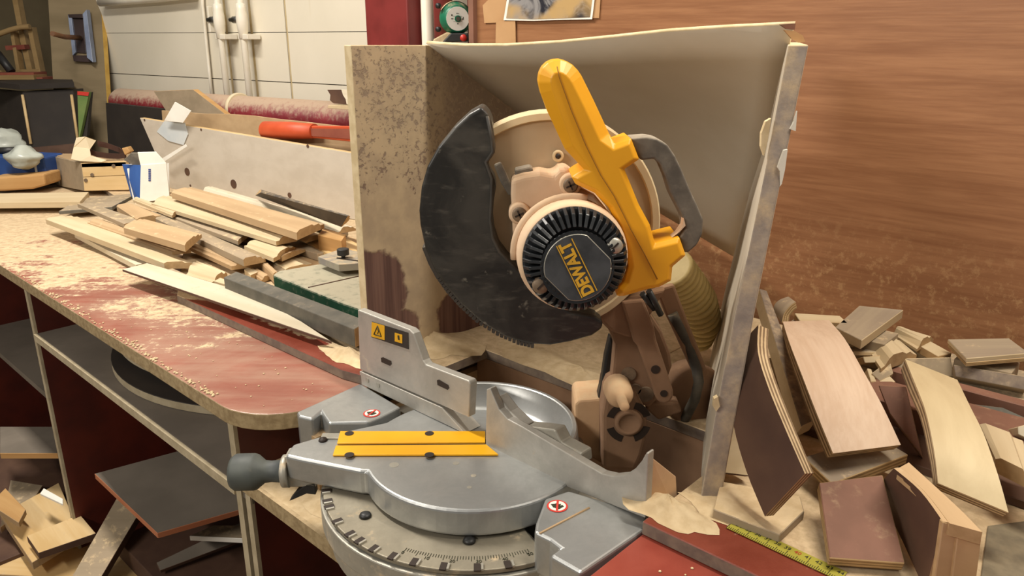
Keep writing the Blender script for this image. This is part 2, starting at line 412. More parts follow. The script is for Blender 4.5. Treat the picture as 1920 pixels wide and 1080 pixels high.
        s.mi += [mi, mi]; s.sm += [False, False]; return s
    def build(s, name, mats, parent=None, bevel=0, seg=2, matrix=None, label=None, cat=None, group=None, kind=None, ang=40):
        mats = mats if isinstance(mats, (list, tuple)) else [mats]
        if matrix is not None:
            inv = matrix.inverted(); vs = [inv @ p for p in s.v]
        else:
            if parent is not None: org = ORG[parent.name]
            else:
                mn = V([min(p[i] for p in s.v) for i in range(3)]); mx = V([max(p[i] for p in s.v) for i in range(3)])
                org = V(((mn.x + mx.x) / 2, (mn.y + mx.y) / 2, mn.z))
            vs = [p - org for p in s.v]
        me = bpy.data.meshes.new(name); me.from_pydata([tuple(p) for p in vs], [], s.f)
        for i, pl in enumerate(me.polygons): pl.material_index = s.mi[i]; pl.use_smooth = s.sm[i]
        for m in mats: me.materials.append(M[m] if isinstance(m, str) else m)
        bm = bmesh.new(); bm.from_mesh(me); bmesh.ops.recalc_face_normals(bm, faces=bm.faces); bm.to_mesh(me); bm.free()
        o = bpy.data.objects.new(name, me); col.objects.link(o)
        if matrix is not None:
            o.matrix_world = matrix; ORG[o.name] = matrix.translation.copy()
            if parent is not None: o.parent = parent; o.matrix_parent_inverse = Matrix.Translation(-ORG[parent.name]); 
        elif parent is not None: o.parent = parent; ORG[o.name] = org
        else: o.location = org; ORG[o.name] = org
        if bevel:
            b = o.modifiers.new('bevel', 'BEVEL'); b.width = bevel; b.segments = seg; b.limit_method = 'ANGLE'; b.angle_limit = R(ang); b.harden_normals = False
        return tag(o, label, cat, group, kind)
def inset(o): return o
def text(parent, s, size, mat, org, xdir, ydir, ext=.0002, name='lettering', bold=0.0, spacing=1.0, align='CENTER'):
    cu = bpy.data.curves.new('t', 'FONT'); cu.body = s; cu.size = size; cu.align_x = align; cu.align_y = 'CENTER'; cu.extrude = ext; cu.offset = bold
    cu.space_character = spacing
    to = bpy.data.objects.new('t', cu); col.objects.link(to)
    dg = bpy.context.evaluated_depsgraph_get(); dg.update()
    me = bpy.data.meshes.new_from_object(to.evaluated_get(dg)); bpy.data.objects.remove(to)
    x = V(xdir).normalized(); y = V(ydir); y = (y - x * y.dot(x)).normalized(); z = x.cross(y)
    po = ORG[parent.name]
    for v in me.vertices: v.co = V(org) + x * v.co.x + y * v.co.y + z * v.co.z - po
    me.materials.clear(); me.materials.append(M[mat])
    o = bpy.data.objects.new(name, me); col.objects.link(o); o.parent = parent; ORG[o.name] = po; return o
def disc(mb, c, nrm, r, h, n=20): return mb.lathe(V(c) - V(nrm).normalized() * h * .3, nrm, [(0, r), (h, r)], n, smooth=False)

# ------------------------------------------------------------------ boards, mouldings, curved plywood
def frame(o, x, n):
    x = x.normalized(); n = (n - x * n.dot(x)).normalized(); y = n.cross(x)
    m = Matrix((x, y, n)).transposed().to_4x4(); m.translation = o; return m
def through(o, vals):
    at = o.data.attributes.new('through', 'FLOAT', 'POINT')
    for i, x in enumerate(vals): at.data[i].value = x
    return o
def board(name, pts, thick, face, edge, label, cat, group=None, bevel=.0008, back=None):
    """flat board: visible face through the given corners, body behind it"""
    pts = [V(p) for p in pts]
    n = (pts[1] - pts[0]).cross(pts[2] - pts[0]).normalized()
    if n.dot(EYE - pts[0]) < 0: n = -n
    for i in range(3, len(pts)): pts[i] = pts[i] - n * (pts[i] - pts[0]).dot(n)
    c = sum(pts, V()) / len(pts)
    m = frame(c - n * thick / 2, pts[1] - pts[0], n)
    o = MB().prism(pts, -n * thick, 0, 1).build(name, [face, edge], None, bevel, 1, m, label, cat, group)
    return through(o, [0.0] * len(pts) + [1.0] * len(pts))
def spot(q): return on_z(q[0], q[1], DK + q[2]) if q[2] < .5 else on_Y(*q)
def pb(name, px, thick, face, edge, label, cat, group=None, plane=None):
    """board from pixel corners with a depth Y each (u, v, Y); later corners fall on the plane of the first three"""
    P = [spot(q) for q in px[:3]]; n = (P[1] - P[0]).cross(P[2] - P[0])
    P += [on_pl(q[0], q[1], P[0], n) for q in px[3:]]
    return board(name, P, thick, face, edge, label, cat, group)
OGEE = [(0, .55), (.16, .55), (.22, .8), (.34, 1.0), (.66, 1.0), (.74, .72), (.82, .62), (.9, .72), (1, .4)]
STEP = [(0, .8), (.1, 1), (.55, 1), (.62, .78), (.8, .78), (.86, .5), (1, .45)]
CROWN = [(0, .25), (.1, .35), (.2, .8), (.3, 1), (.55, .95), (.68, .7), (.78, .75), (.9, .45), (1, .3)]
FLAT = [(0, 1), (1, 1)]
def moulding(name, q, z, thick, prof, face, edge, label, cat='moulding', group='offcuts heaped on the bench', tilt=0.0, roll=0.0):
    """q = pixels of far-front, near-front, near-back, far-back corners of the top; z = height of the top (tilt lifts the far end, roll the back)"""
    zz = [z + tilt, z, z + roll, z + tilt + roll]
    A, Bp, C, D = [on_z(p[0], p[1], h) for p, h in zip(q, zz)]
    mb = MB(); n = len(prof)
    vs = []
    for S, T in ((A, D), (Bp, C)):
        up = (T - S).cross(Bp - A); up = up.normalized() * (1 if up.z > 0 else -1)
        for f, h in prof: vs.append(S.lerp(T, f) - up * thick * (1 - h))
        vs.append(T - up * thick); vs.append(S - up * thick)
    m = n + 2
    fs = [[i, (i + 1) % m, m + (i + 1) % m, m + i] for i in range(m)]
    mb.add(vs, fs, 0); k = len(mb.v) - 2 * m
    mb.f += [list(range(m)), [m + i for i in reversed(range(m))]]; mb.mi += [1, 1]; mb.sm += [False, False]
    c = sum(vs, V()) / len(vs)
    return mb.build(name, [face, edge], None, 0, 1, frame(c, Bp - A, Z_), label, cat, group)
def curved(name, L, Rr, thick, face, edge, label, cat='plywood strip', group=None, sub=4, back=None):
    """bent plywood strip: left and right edge as (u, v, Y) rows, thickness behind the visible face"""
    def dens(P):
        out = []
        for i in range(len(P) - 1):
            p0 = P[max(i - 1, 0)]; p1 = P[i]; p2 = P[i + 1]; p3 = P[min(i + 2, len(P) - 1)]
            for k in range(sub):
                t = k / sub; out.append(.5 * ((2 * p1) + (p2 - p0) * t + (2 * p0 - 5 * p1 + 4 * p2 - p3) * t * t + (3 * p1 - p0 - 3 * p2 + p3) * t ** 3))
        return out + [P[-1]]
    A = dens([spot(q) for q in L]); C = dens([spot(q) for q in Rr]); n = len(A)
    vs = []
    for i in range(n):
        d = (A[min(i + 1, n - 1)] - A[max(i - 1, 0)]); nr = d.cross(C[i] - A[i]).normalized()
        if nr.dot(EYE - A[i]) < 0: nr = -nr
        vs += [A[i], C[i], C[i] - nr * thick, A[i] - nr * thick]
    mb = MB()
    for i in range(n - 1):
        k = 4 * i
        mb.f += [[k, k + 1, k + 5, k + 4], [k + 2, k + 3, k + 7, k + 6], [k + 1, k + 2, k + 6, k + 5], [k + 3, k, k + 4, k + 7]]
        mb.mi += [0, 0, 1, 1]; mb.sm += [True, True, False, False]
    k = 4 * (n - 1); mb.f += [[3, 2, 1, 0], [k, k + 1, k + 2, k + 3]]; mb.mi += [1, 1]; mb.sm += [False, False]
    mb.v = vs; me_c = sum(vs, V()) / len(vs); nn = (A[-1] - A[0]).cross(C[n // 2] - A[n // 2])
    o = mb.build(name, [face, edge], None, 0, 1, frame(me_c, A[-1] - A[0], nn), label, cat, group)
    through(o, [0.0, 0.0, 1.0, 1.0] * n)
    es = o.modifiers.new('edges', 'EDGE_SPLIT'); es.split_angle = R(50); return o
# ================================================================== the setting
FZ = .14
fl = MB().add([(-9, -1.2, FZ), (5, -1.2, FZ), (5, 7, FZ), (-9, 7, FZ)], [[0, 1, 2, 3]]).build('floor', 'floor', kind='structure')
W54 = R(54)
WE = V((math.sin(W54), -math.cos(W54), 0)); WN = V((math.cos(W54), math.sin(W54), 0))
WP = B(-2.84, 1.5, 0)
def Wp(s_, d, z): return WP + WE * s_ + WN * d + Z_ * z       # along the white wall, into it, up
wall = empty('wall_back', Wp(0, 0, FZ), kind='structure')
MB().prism([Wp(-1.14, .03, FZ), Wp(3.2, .03, FZ), Wp(3.2, .1, FZ), Wp(-1.14, .1, FZ)], (0, 0, 2.2)).build('wall_backing', 'joint', wall)
def s_of(u, v): p = on_pl(u, v, WP, WN); return (p - WP).dot(WE), p.z
s_j = s_of(540, 100)[0]; z_j1 = s_of(400, 147)[1]; z_j2 = s_of(600, 60)[1]
cols = [-1.12, s_j, s_j + 1.3, 3.1]
rows = [FZ, z_j1, z_j2, 2.25]
for i in range(3):
    for j in range(3):
        g = .0022 if j == 0 else .001
        z0, z1 = rows[j] + g, rows[j + 1] - (g if j != 1 else .001)
        MB().prism([Wp(cols[i] + .002, 0, z0), Wp(cols[i + 1] - .002, 0, z0), Wp(cols[i + 1] - .002, .03, z0), Wp(cols[i] + .002, .03, z0)], (0, 0, z1 - z0)).build('wall_panel', 'white_wall', wall)
for u, wd in ((428, .012), (474, .012), (541, .006)):
    s0 = s_of(u, 100)[0]
    MB().prism([Wp(s0, -.0006, .95), Wp(s0 + wd, -.0006, .95), Wp(s0 + wd, .001, .95), Wp(s0, .001, .95)], (0, 0, .75)).build('rust_streak', 'rust', wall)
# brown laminate wall behind the saw
WB = 1.28
ww = MB().bbox(-1.30, 1.6, WB, WB + .02, FZ, 2.5)
mw = Matrix((E_, N_, Z_)).transposed().to_4x4(); mw.translation = B(-1.3, WB, FZ)
ww.build('wall_right', 'wall_wood', matrix=mw, kind='structure')
MB().bbox(-1.315, -1.30, WB - .012, WB + .03, FZ, 2.5).build('trim_1', 'purple_brown', kind='structure')
# far dim wall on the left
MB().prism([Wp(-1.9, -4, FZ), Wp(-1.9, .6, FZ), Wp(-2.0, .6, FZ), Wp(-2.0, -4, FZ)], (0, 0, 2.4)).build('wall_left', 'olive_wall', kind='structure')

# ================================================================== workbench
BT, DK = .900, .916
wb = empty('workbench', B(-1.2, .8, FZ), 'long red-laminate workbench covered in sawdust, with open shelves under it', 'workbench')
def arc(c, r, a0, a1, n=8): return [(c[0] + r * math.cos(R(a0 + (a1 - a0) * i / n)), c[1] + r * math.sin(R(a0 + (a1 - a0) * i / n))) for i in range(n + 1)]
# left worktop with rounded corner
top = [(-3.0, .447)] + [(-.98 + .0, .447)] + arc((-.985, .552), .105, -90, 0, 8)[1:] + [(-.88, .64), (-.88, 1.26), (-3.0, 1.26)]
MB().prism([B(a, b, BT - .026) for a, b in top], (0, 0, .0255), 0, 1).build('worktop', ['bench', 'chip_edge'], wb, .0015, 2)
MB().bbox(-.375, 1.0, .35, 1.26, BT - .026, BT - .0005).build('worktop', ['bench', 'chip_edge'], wb, .0015)
# upper deck boards on the rear part
def deck(pts, name='deck_board'):
    return MB().prism([B(a, b, BT) for a, b in pts], (0, 0, DK - BT), 0, 1).build(name, ['deck', 'grey_edge'], wb, .001, 1)
deck([(-1.47, .607), (-.93, .617), (-.825, .64), (-.825, .823), (-.60, .823), (-.60, 1.262), (-2.9, 1.262), (-2.9, .97), (-1.85, .80)])
deck([(-.375, .603), (1.0, .62), (1.0, 1.262), (-.599, 1.262), (-.599, .823), (-.375, .823)])
# uprights, shelf, saw platform
def upright(a0, a1, z1, b0=.452, b1=1.2):
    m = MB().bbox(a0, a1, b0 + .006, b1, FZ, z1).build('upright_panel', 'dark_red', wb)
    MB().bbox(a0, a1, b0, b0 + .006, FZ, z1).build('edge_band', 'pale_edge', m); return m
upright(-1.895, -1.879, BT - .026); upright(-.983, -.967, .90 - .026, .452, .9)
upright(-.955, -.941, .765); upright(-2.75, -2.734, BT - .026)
sh = MB().bbox(-1.879, -.941, .455, 1.15, .752, .768).build('shelf', 'grey_shelf', wb)
MB().bbox(-1.879, -.983, .449, .455, .752, .768).build('edge_band', 'pale_edge', sh)
sp_ = MB().bbox(-.985, 1.0, .458, .825, .766, .790).build('saw_platform', 'dust', wb)
MB().bbox(-.985, 1.0, .452, .458, .766, .790).build('edge_band', 'chip_edge', sp_)
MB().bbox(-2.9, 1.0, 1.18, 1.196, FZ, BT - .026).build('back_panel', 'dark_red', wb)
MB().bbox(-.845, -.60, .822, .838, .79, BT).build('cutout_rail', 'brown_cast', wb)
MB().bbox(-.60, -.372, .822, .838, .79, BT).build('cutout_rail', 'brown_cast', wb)
MB().bbox(-.862, -.846, .51, .9, .79, BT - .026).build('upright_panel', 'mdf', wb)
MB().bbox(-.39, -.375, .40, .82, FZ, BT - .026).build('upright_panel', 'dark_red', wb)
lo = MB().bbox(-2.734, -1.895, .50, 1.15, .52, .536).build('shelf', 'grey_shelf', wb)

# ================================================================== dust hood
hd = empty('dust_hood', B(-.7, .9, DK), 'tall sawdust-caked hood of boards and a bent hardboard sheet behind the saw', 'dust hood')
pa = -.91
MB().prism([B(pa, .655, DK), B(pa, .655, 1.389), B(pa, .80, 1.388), B(pa, 1.0, 1.275), B(pa, 1.16, 1.18), B(pa, 1.26, 1.12), B(pa, 1.26, DK)], E_ * -.016, 0, 1).build('side_board', ['hood_panel', 'sheet_edge'], hd, .0008, 1)
# slanted board on the right: its front edge looks at the viewer, its face runs back toward the wall
q0, q1 = on_a(1312, 957, -.345), on_a(1347, 955, -.345)
t0 = on_a(1330, 957, -.345); lo_z = DK - .004
def strip(u0, u1, v, Yr): return on_Y(u0, v, Yr), on_Y(u1, v, Yr)
rb = [(1310, 1348, 957), (1345, 1384, 757), (1378, 1414, 590), (1432, 1466, 330), (1478, 1516, 84)]
Yb, Yt = on_a(1330, 957, -.345).y, on_a(1497, 84, -.345).y
vs = []; mb = MB()
pts_f = []
for i, (u0, u1, v) in enumerate(rb):
    k = (957 - v) / (957 - 84); Y = Yb + (Yt - Yb) * k
    pts_f.append((on_Y(u0, v, Y), on_Y(u1, v, Y)))
L = [p[0] for p in pts_f]; Rr_ = [p[1] for p in pts_f]
back = []
for p0, p1 in pts_f:
    d = (p0 - EYE); d.z = 0; d.normalize(); d = (d - E_ * .012).normalized()
    dep = .40; back.append((p0 + d * dep, p1 + d * dep))
vs = []
for (p0, p1), (c0, c1) in zip(pts_f, back): vs += [p0, p1, c1, c0]
fs, mi = [], []
for i in range(len(pts_f) - 1):
    k = 4 * i
    fs += [[k, k + 1, k + 5, k + 4], [k + 1, k + 2, k + 6, k + 5], [k + 2, k + 3, k + 7, k + 6], [k + 3, k, k + 4, k + 7]]; mi += [0, 1, 1, 1]
n4 = 4 * (len(pts_f) - 1); fs += [[0, 3, 2, 1], [n4, n4 + 1, n4 + 2, n4 + 3]]; mi += [0, 2]
mb.v = [V(v) for v in vs]; mb.f = fs; mb.mi = mi; mb.sm = [False] * len(fs)
rbo = mb.build('side_board', ['post_edge', 'sheet', 'sheet_edge'], hd, .0015, 2)
def chip(px, Y, th=.004, mat='white_chip', par=None, nm='chipped_laminate'):
    return MB().prism([on_Y(u, v, Y) for u, v in px], (0, th, 0)).build(nm, mat, par or rbo)
def Yv(v): return Yb + (Yt - Yb) * (957 - v) / (957 - 84)
chip([(1446, 222), (1436, 228), (1428, 250), (1427, 275), (1433, 292), (1440, 262)], Yv(255) - .004, .006, 'sheet_edge')
chip([(1470, 282), (1477, 280), (1472, 318), (1466, 345), (1462, 350), (1463, 322), (1458, 314)], Yv(310) - .003, .004)
chip([(1489, 228), (1495, 208), (1492, 246), (1481, 242)], Yv(228) - .003, .004)
chip([(1339, 748), (1346, 744), (1350, 762), (1343, 772), (1338, 764)], Yv(758) - .004, .006, 'sheet_edge')
# bent sheet between the two boards
tp = [(800, 79), (870, 84), (950, 84), (1050, 78), (1150, 68), (1250, 57), (1350, 50), (1430, 46), (1490, 43)]
PL = B(pa, .79, 0); PR = pts_f[-1][0]; rdir = (PR - EYE); rdir.z = 0; rdir.normalize(); PR2 = PR + rdir * .05
def on_line(u, v, P, Q):      # where the viewing direction crosses the vertical plane through P and Q
    n = (Q - P).cross(Z_); return on_pl(u, v, V((P.x, P.y, HCAM)), n)
TP = []
for i, (u, v) in enumerate(tp): TP.append(on_line(u, v, V((PL.x, PL.y, 0)), V((PR2.x, PR2.y, 0))))
bl, br = B(pa + .002, 1.255, 1.125), None
kk = pts_f[3][0]; br = on_b(1386, 485, 1.262)
mb = MB(); nr, ncol = 10, len(TP)
vs = []
for j in range(nr + 1):
    for i in range(ncol):
        f = i / (ncol - 1); t = j / nr
        bot = bl.lerp(br, f); p = TP[i].lerp(bot, t); p = p + N_ * (.05 * math.sin(math.pi * f) * math.sin(math.pi * min(1, t * 1.2)))
        vs.append(p)
fs = [[j * ncol + i, j * ncol + i + 1, (j + 1) * ncol + i + 1, (j + 1) * ncol + i] for j in range(nr) for i in range(ncol - 1)]
mb.add(vs, fs, 0, True)
so = mb.build('bent_sheet', ['sheet', 'sheet_edge'], hd)
sol = so.modifiers.new('thick', 'SOLIDIFY'); sol.thickness = .0045; sol.offset = 0; sol.material_offset_rim = 1; sol.use_rim = True
chip([(1462, 46), (1492, 44), (1490, 56), (1474, 54)], TP[-1].y - .006, .003, 'purple_brown', so, 'torn_corner')
chip([(1470, 56), (1490, 58), (1505, 66), (1510, 78), (1498, 80), (1484, 72)], TP[-1].y - .010, .003, 'kraft', so, 'torn_corner')
# ================================================================== the mitre saw
SC = V((-.047, .88, 0)); TZ = .900
saw = empty('mitre_saw', (SC.x, SC.y, .79), 'yellow and black mitre saw with round aluminium table, head raised, in front of the hood', 'saw')
def pol(r, deg, z, c=SC): return V((c.x + r * math.cos(R(deg)), c.y + r * math.sin(R(deg)), z))
def pz(px, z): return [on_z(u, v, z) for u, v in px]
# --- base casting: lower ring, two work supports
b0 = MB()
b0.prism([pol(.188, 168 + 134 * i / 40, .792) for i in range(41)] + [pol(.10, 302 - 134 * i / 20, .792) for i in range(21)], (0, 0, .038))
b0.prism([pol(.197, 170 + 130 * i / 40, .824) for i in range(41)] + [pol(.10, 300 - 130 * i / 20, .824) for i in range(21)], (0, 0, .030))
b0.prism([B(-.87, .60, .792), B(-.40, .60, .792), B(-.40, .72, .792), B(-.87, .72, .792)], (0, 0, .075))
base = b0.build('base_casting', 'alu_dusty', saw, .002)
lobeL = [(676, 718), (556, 772), (560, 780), (585, 786), (602, 772), (616, 793), (690, 791), (714, 781), (752, 763)]
lobeR = [(1066, 919), (1022, 934), (1005, 979), (1002, 998), (1031, 1012), (1051, 1027), (1031, 1041), (1089, 1074), (1212, 990), (1212, 962)]
for px in (lobeL, lobeR):
    P = pz(px, TZ); c = sum(P, V()) / len(P)
    MB().prism(P, (0, 0, -.052)).build('work_support', 'alu', saw, .0035, 3)
    P2 = [c + (p - c) * .93 - Z_ * .045 for p in P]
    MB().prism(P2, (0, 0, -.062)).build('work_support_foot', 'alu_dusty', saw, .003)
# --- scale ring with notches and marks
sr = MB(); A0, A1, n = 176, 297, 60
sr.prism([pol(.193, A0 + (A1 - A0) * i / n, .856) for i in range(n + 1)] + [pol(.13, A1 - (A1 - A0) * i / n, .856) for i in range(n + 1)], (0, 0, .006))
ring = sr.build('scale_plate', 'scale_plate', saw, .0012)
for d in (193, 200, 204, 214, 223.5, 229, 236, 244, 252, 262, 273, 283):
    c = pol(.189, d, .8625); rd = (c - pol(0, 0, .8625)).normalized(); td = Z_.cross(rd)
    MB().box(c, rd * .006, td * .0035, Z_ * .0008).build('detent_notch', 'dark_hole', ring)
    MB().box(c + td * .0055 + Z_ * .0005, rd * .005, td * .0012, Z_ * .0012).build('detent_notch', 'silver', ring)
mk = MB()
for i in range(0, 47):
    d = 246 + i * 1.0; L = .008 if i % 5 == 0 else .005; c = pol(.170 + L / 2, d, .8622); rd = (c - pol(0, 0, .8622)).normalized(); td = Z_.cross(rd)
    mk.box(c, rd * L / 2, td * .0003, Z_ * .0003)
mk.build('scale_marks', 'ink', ring)
for i, s_ in enumerate(('0', '10', '20', '30', '40', '50')):
    d = 246 + i * 9.2; p = pol(.179, d, .8624); rd = (p - pol(0, 0, .8624)).normalized()
    text(ring, s_, .0065, 'ink', p, Z_.cross(rd), -rd)
for u, v in ((685, 967), (880, 1014)):
    p = on_z(u, v, .863); MB().lathe(p, Z_, [(0, .0075), (.0025, .0065), (.004, .003), (.004, 0)], 16).build('scale_screw', 'black', ring)
# --- turntable with arm
tt = [V((-.184, .823, TZ))] + [pol(.141, 204 + (505 - 204) * i / 60, TZ) for i in range(61)] + [V((-.172, .947, TZ)), V((-.227, .920, TZ)), V((-.257, .905, TZ)), V((-.283, .887, TZ)), V((-.285, .859, TZ)), V((-.263, .85, TZ))]
tb = MB().prism(tt, (0, 0, -.034)).build('turntable', 'alu', saw, .004, 3)
MB().prism([V((-.288, .862, TZ - .004)), V((-.288, .887, TZ - .004)), V((-.250, .887, TZ - .004)), V((-.250, .862, TZ - .004))], (0, 0, -.045)).build('arm_end', 'alu_dusty', saw, .003)
MB().box((-.232, .905, TZ + .001), (.018, 0, 0), (0, .007, 0), (0, 0, .0015)).build('pointer_plate', 'alu_dusty', tb, .0006)
MB().lathe((-.246, .896, TZ), Z_, [(0, .006), (.003, .005), (.004, 0)], 12).build('pointer_screw', 'dark_hole', tb)
MB().box((-.207, .898, TZ - .0003), (.014, 0, 0), (0, .005, 0), (0, 0, .0006)).build('kerf_slot', 'dark_hole', tb)
for px in ([(638, 811), (910, 811), (910, 832), (632, 834)], [(630, 838), (912, 836), (935, 855), (624, 856)]):
    kp = MB().prism(pz(px, TZ + .0006), (0, 0, .0025)).build('kerf_plate', 'kerf', saw, .0008)
    for u in (655, 805):
        v = 813 if px[0][1] < 820 else 853
        MB().lathe(on_z(u, v, TZ + .003), Z_, [(0, .006), (.0006, .006), (.0006, 0)], 14, smooth=False).build('kerf_screw', 'dark_hole', kp)
for u, v, r in ((739, 872, .006), (855, 869, .004), (888, 892, .0035), (880, 914, .003)):
    MB().lathe(on_z(u, v, TZ - .0002), Z_, [(0, r), (.0004, r), (.0004, 0)], 14, smooth=False).build('table_mark', 'alu_dusty', tb)
# bowl-shaped rim behind the fence
MB().lathe((SC.x + .004, SC.y + .004, TZ - .002), Z_, [(0, .088), (.002, .098), (.006, .104), (.030, .118), (.033, .119), (.034, .1205), (.034, .1245), (.032, .126), (0, .130)], 60, R(-33), R(128), xref=(1, 0, 0)).build('bowl_rim', 'alu', saw).modifiers.new('edges', 'EDGE_SPLIT').split_angle = R(28)
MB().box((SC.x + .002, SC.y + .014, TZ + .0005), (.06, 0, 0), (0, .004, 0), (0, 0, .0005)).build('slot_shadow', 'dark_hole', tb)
# --- mitre lock knob at the end of the arm
kc = on_Y(535, 883, .872)
kn = MB().lathe(kc, (-1, 0, -.03), [(-.004, .020), (.001, .020), (.002, .0145), (.018, .0135), (.026, .0145), (.036, .0225), (.040, .0235), (.063, .0235), (.068, .020), (.069, 0)], 24).build('lock_knob', 'knob', saw)
MB().lathe(kc, (-1, 0, -.03), [(-.006, .021), (.002, .021), (.003, .018), (.003, 0)], 24).build('collar', 'alu_dusty', kn)
lv = [(590, 905), (575, 908), (556, 922), (542, 940), (552, 936), (575, 926), (592, 928)]
MB().prism([on_Y(u, v, .862) for u, v in lv], (0, .012, 0)).build('detent_lever', 'black', saw, .001)
# --- fences
FB = .625
def pf(px, b=FB): return [on_b(u, v, b) for u, v in px]
lowf = MB().prism([B(-.897, FB, TZ), B(-.897, FB, .921), B(-.713, FB, .9235), B(-.668, FB, TZ + .001)], N_ * .030).build('lower_fence', 'alu_fence', saw, .0008)
slide = MB().prism([B(-.897, FB + .001, .9235), B(-.893, FB + .001, 1.020), B(-.775, FB + .001, 1.0195), B(-.767, FB + .001, 1.016), B(-.749, FB + .001, .982), B(-.744, FB + .001, .977), B(-.660, FB + .001, .9795), B(-.657, FB + .001, .976), B(-.661, FB + .001, .927)], N_ * .013).build('sliding_fence', 'alu_fence', saw, .0015)
def plate(px, par, mat, nm, b=FB, out=.0006, ext=.002):
    return MB().prism([on_b(u, v, b - out) for u, v in px], N_ * ext).build(nm, mat, par)
plate([(697, 603), (765, 624), (766, 655), (696, 632)], slide, 'sticker_black', 'warning_sticker', out=-.0002)
plate([(697, 604), (721, 611), (721, 638), (696, 631)], slide, 'sticker_yellow', 'warning_sticker', out=.0002)
plate([(740, 624), (754, 628), (754, 644), (740, 640)], slide, 'sticker_yellow', 'warning_sticker', out=.0003)
plate([(745, 629), (748, 629), (749, 638), (746, 637)], slide, 'ink', 'warning_figure', out=.0008)
for a, c in (((708, 611), (701, 627)), ((708, 611), (715, 631)), ((701, 627), (715, 631))):
    p, q = on_b(*a, FB - .0004), on_b(*c, FB - .0004); MB().tube([p, q], .0008, 6).build('warning_figure', 'ink', slide)
p, q = on_b(708, 616, FB - .0004), on_b(708, 626, FB - .0004); MB().tube([p, p.lerp(q, .5) + E_ * .002, q], .0007, 6).build('warning_figure', 'ink', slide)
for px in ([(714, 671), (718, 670), (733, 677), (734, 683), (731, 686), (715, 679)], [(819, 713), (823, 712), (840, 722), (842, 728), (839, 731), (820, 722)]):
    plate(px, slide, 'dark_hole', 'slot', out=-.0004)
for u, v in ((689, 713), (709, 722)): disc(MB(), on_b(u, v, FB), -N_, .004, .0015).build('fence_rivet', 'alu_dusty', lowf)
rf_px = [(910, 852), (912, 730), (919, 728), (926, 745), (936, 768), (952, 786), (978, 800), (1060, 848), (1128, 888), (1150, 893), (1172, 891), (1190, 880), (1203, 864), (1212, 848), (1216, 850), (1210, 972)]
rf = MB().prism(pf(rf_px), N_ * .011).build('fixed_fence', 'alu_fence', saw, .0012)
MB().prism(pf([(975, 799), (1010, 802), (1040, 806), (1052, 830), (1090, 850), (1092, 872), (1060, 850)], FB + .012), N_ * .02).build('fence_rib', 'alu_dusty', rf, .002)
MB().prism(pf([(940, 770), (932, 742), (955, 772), (985, 800), (975, 806), (955, 796)], FB + .010), N_ * .018).build('fence_rib', 'alu_fence', rf, .002)
MB().prism([B(-.388, FB + .008, TZ), B(-.388, FB + .008, .975), B(-.38, FB + .05, .935), B(-.376, FB + .055, TZ - .02), B(-.388, FB + .01, TZ - .02)], E_ * -.008).build('fence_rib', 'cast_pale', rf, .001)
# no-hand signs on the supports
for u, v in ((697, 775), (1045, 949)):
    p = on_z(u, v, TZ + .0004); rr = .0118
    s0 = MB().lathe(p, Z_, [(0, rr), (.0003, rr), (.0003, 0)], 28, smooth=False).build('no_hands_sign', 'sign_red', saw)
    MB().lathe(p + Z_ * .0004, Z_, [(0, rr * .82), (.0002, rr * .82), (.0002, 0)], 28, smooth=False).build('sign_field', 'sign_white', s0)
    MB().prism([p + Z_ * .0007 + E_ * x * rr + N_ * y * rr for x, y in ((-.6, -.25), (-.1, -.5), (.5, -.35), (.55, .3), (.3, .4), (.2, .15), (.1, .45), (-.1, .2), (-.3, .35), (-.35, .05))], (0, 0, .0002)).build('sign_hand', 'ink', s0)
    dd = (E_ * .6 - N_ * .8) if u > 1000 else (E_ * .3 - N_ * .95)
    MB().box(p + Z_ * .0011, dd * rr * .8, dd.cross(Z_) * rr * .1, Z_ * .0002).build('sign_bar', 'sign_red', s0)
sc_p, sc_q = on_z(1105, 952, TZ + .0005), on_z(1012, 1000, TZ + .0005)
MB().tube([sc_p, sc_q], .0012, 6).build('glue_line', 'mdf', saw)

# --- pivot housing
def py(px, Y): return [on_Y(u, v, Y) for u, v in px]
def c7(L): return [(1040 + x / 3.175, 540 + y / 3.175) for x, y in L]
YA = .88
MB().prism(py(c7([(120, 690), (140, 668), (300, 655), (300, 1060), (120, 960)]), .905), (0, .06, 0)).build('pivot_housing', 'cast_pale', saw, .004)
hs = [(285, 1080), (285, 760), (305, 640), (325, 590), (370, 560), (430, 565), (480, 620), (545, 740), (552, 800), (545, 900), (520, 1000), (480, 1090)]
hous = MB().prism(py(c7(hs), .865), (0, .07, 0)).build('pivot_housing', 'brown_cast', saw, .005)
ec = on_Y(*c7([(440, 800)])[0], .8645)
for k in range(4):
    a0 = 20 + 90 * k
    MB().prism([ec + V((.0285 * math.cos(R(a0 + 54 * i / 8)), 0, .0285 * math.sin(R(a0 + 54 * i / 8)))) for i in range(9)] + [ec + V((.0195 * math.cos(R(a0 + 54 - 54 * i / 8)), 0, .0195 * math.sin(R(a0 + 54 - 54 * i / 8)))) for i in range(9)], (0, .002, 0)).build('vent_slot', 'dark_hole', hous)
MB().lathe(ec, (0, -1, 0), [(-.002, .018), (.003, .017), (.004, .013), (.0015, .012), (.0015, 0)], 24).build('hub', 'brown_cast', hous)
ka, kb = on_Y(*c7([(375, 605)])[0], .866), on_Y(*c7([(418, 712)])[0], .80)
kd = kb - ka; kl = kd.length
MB().lathe(ka, kd, [(-.01, .0175), (kl * .3, .0165), (kl * .42, .013), (kl * .45, .0062), (kl * .95, .0058), (kl, .004), (kl, 0)], 20).build('bevel_lock', 'cast_pale', saw)
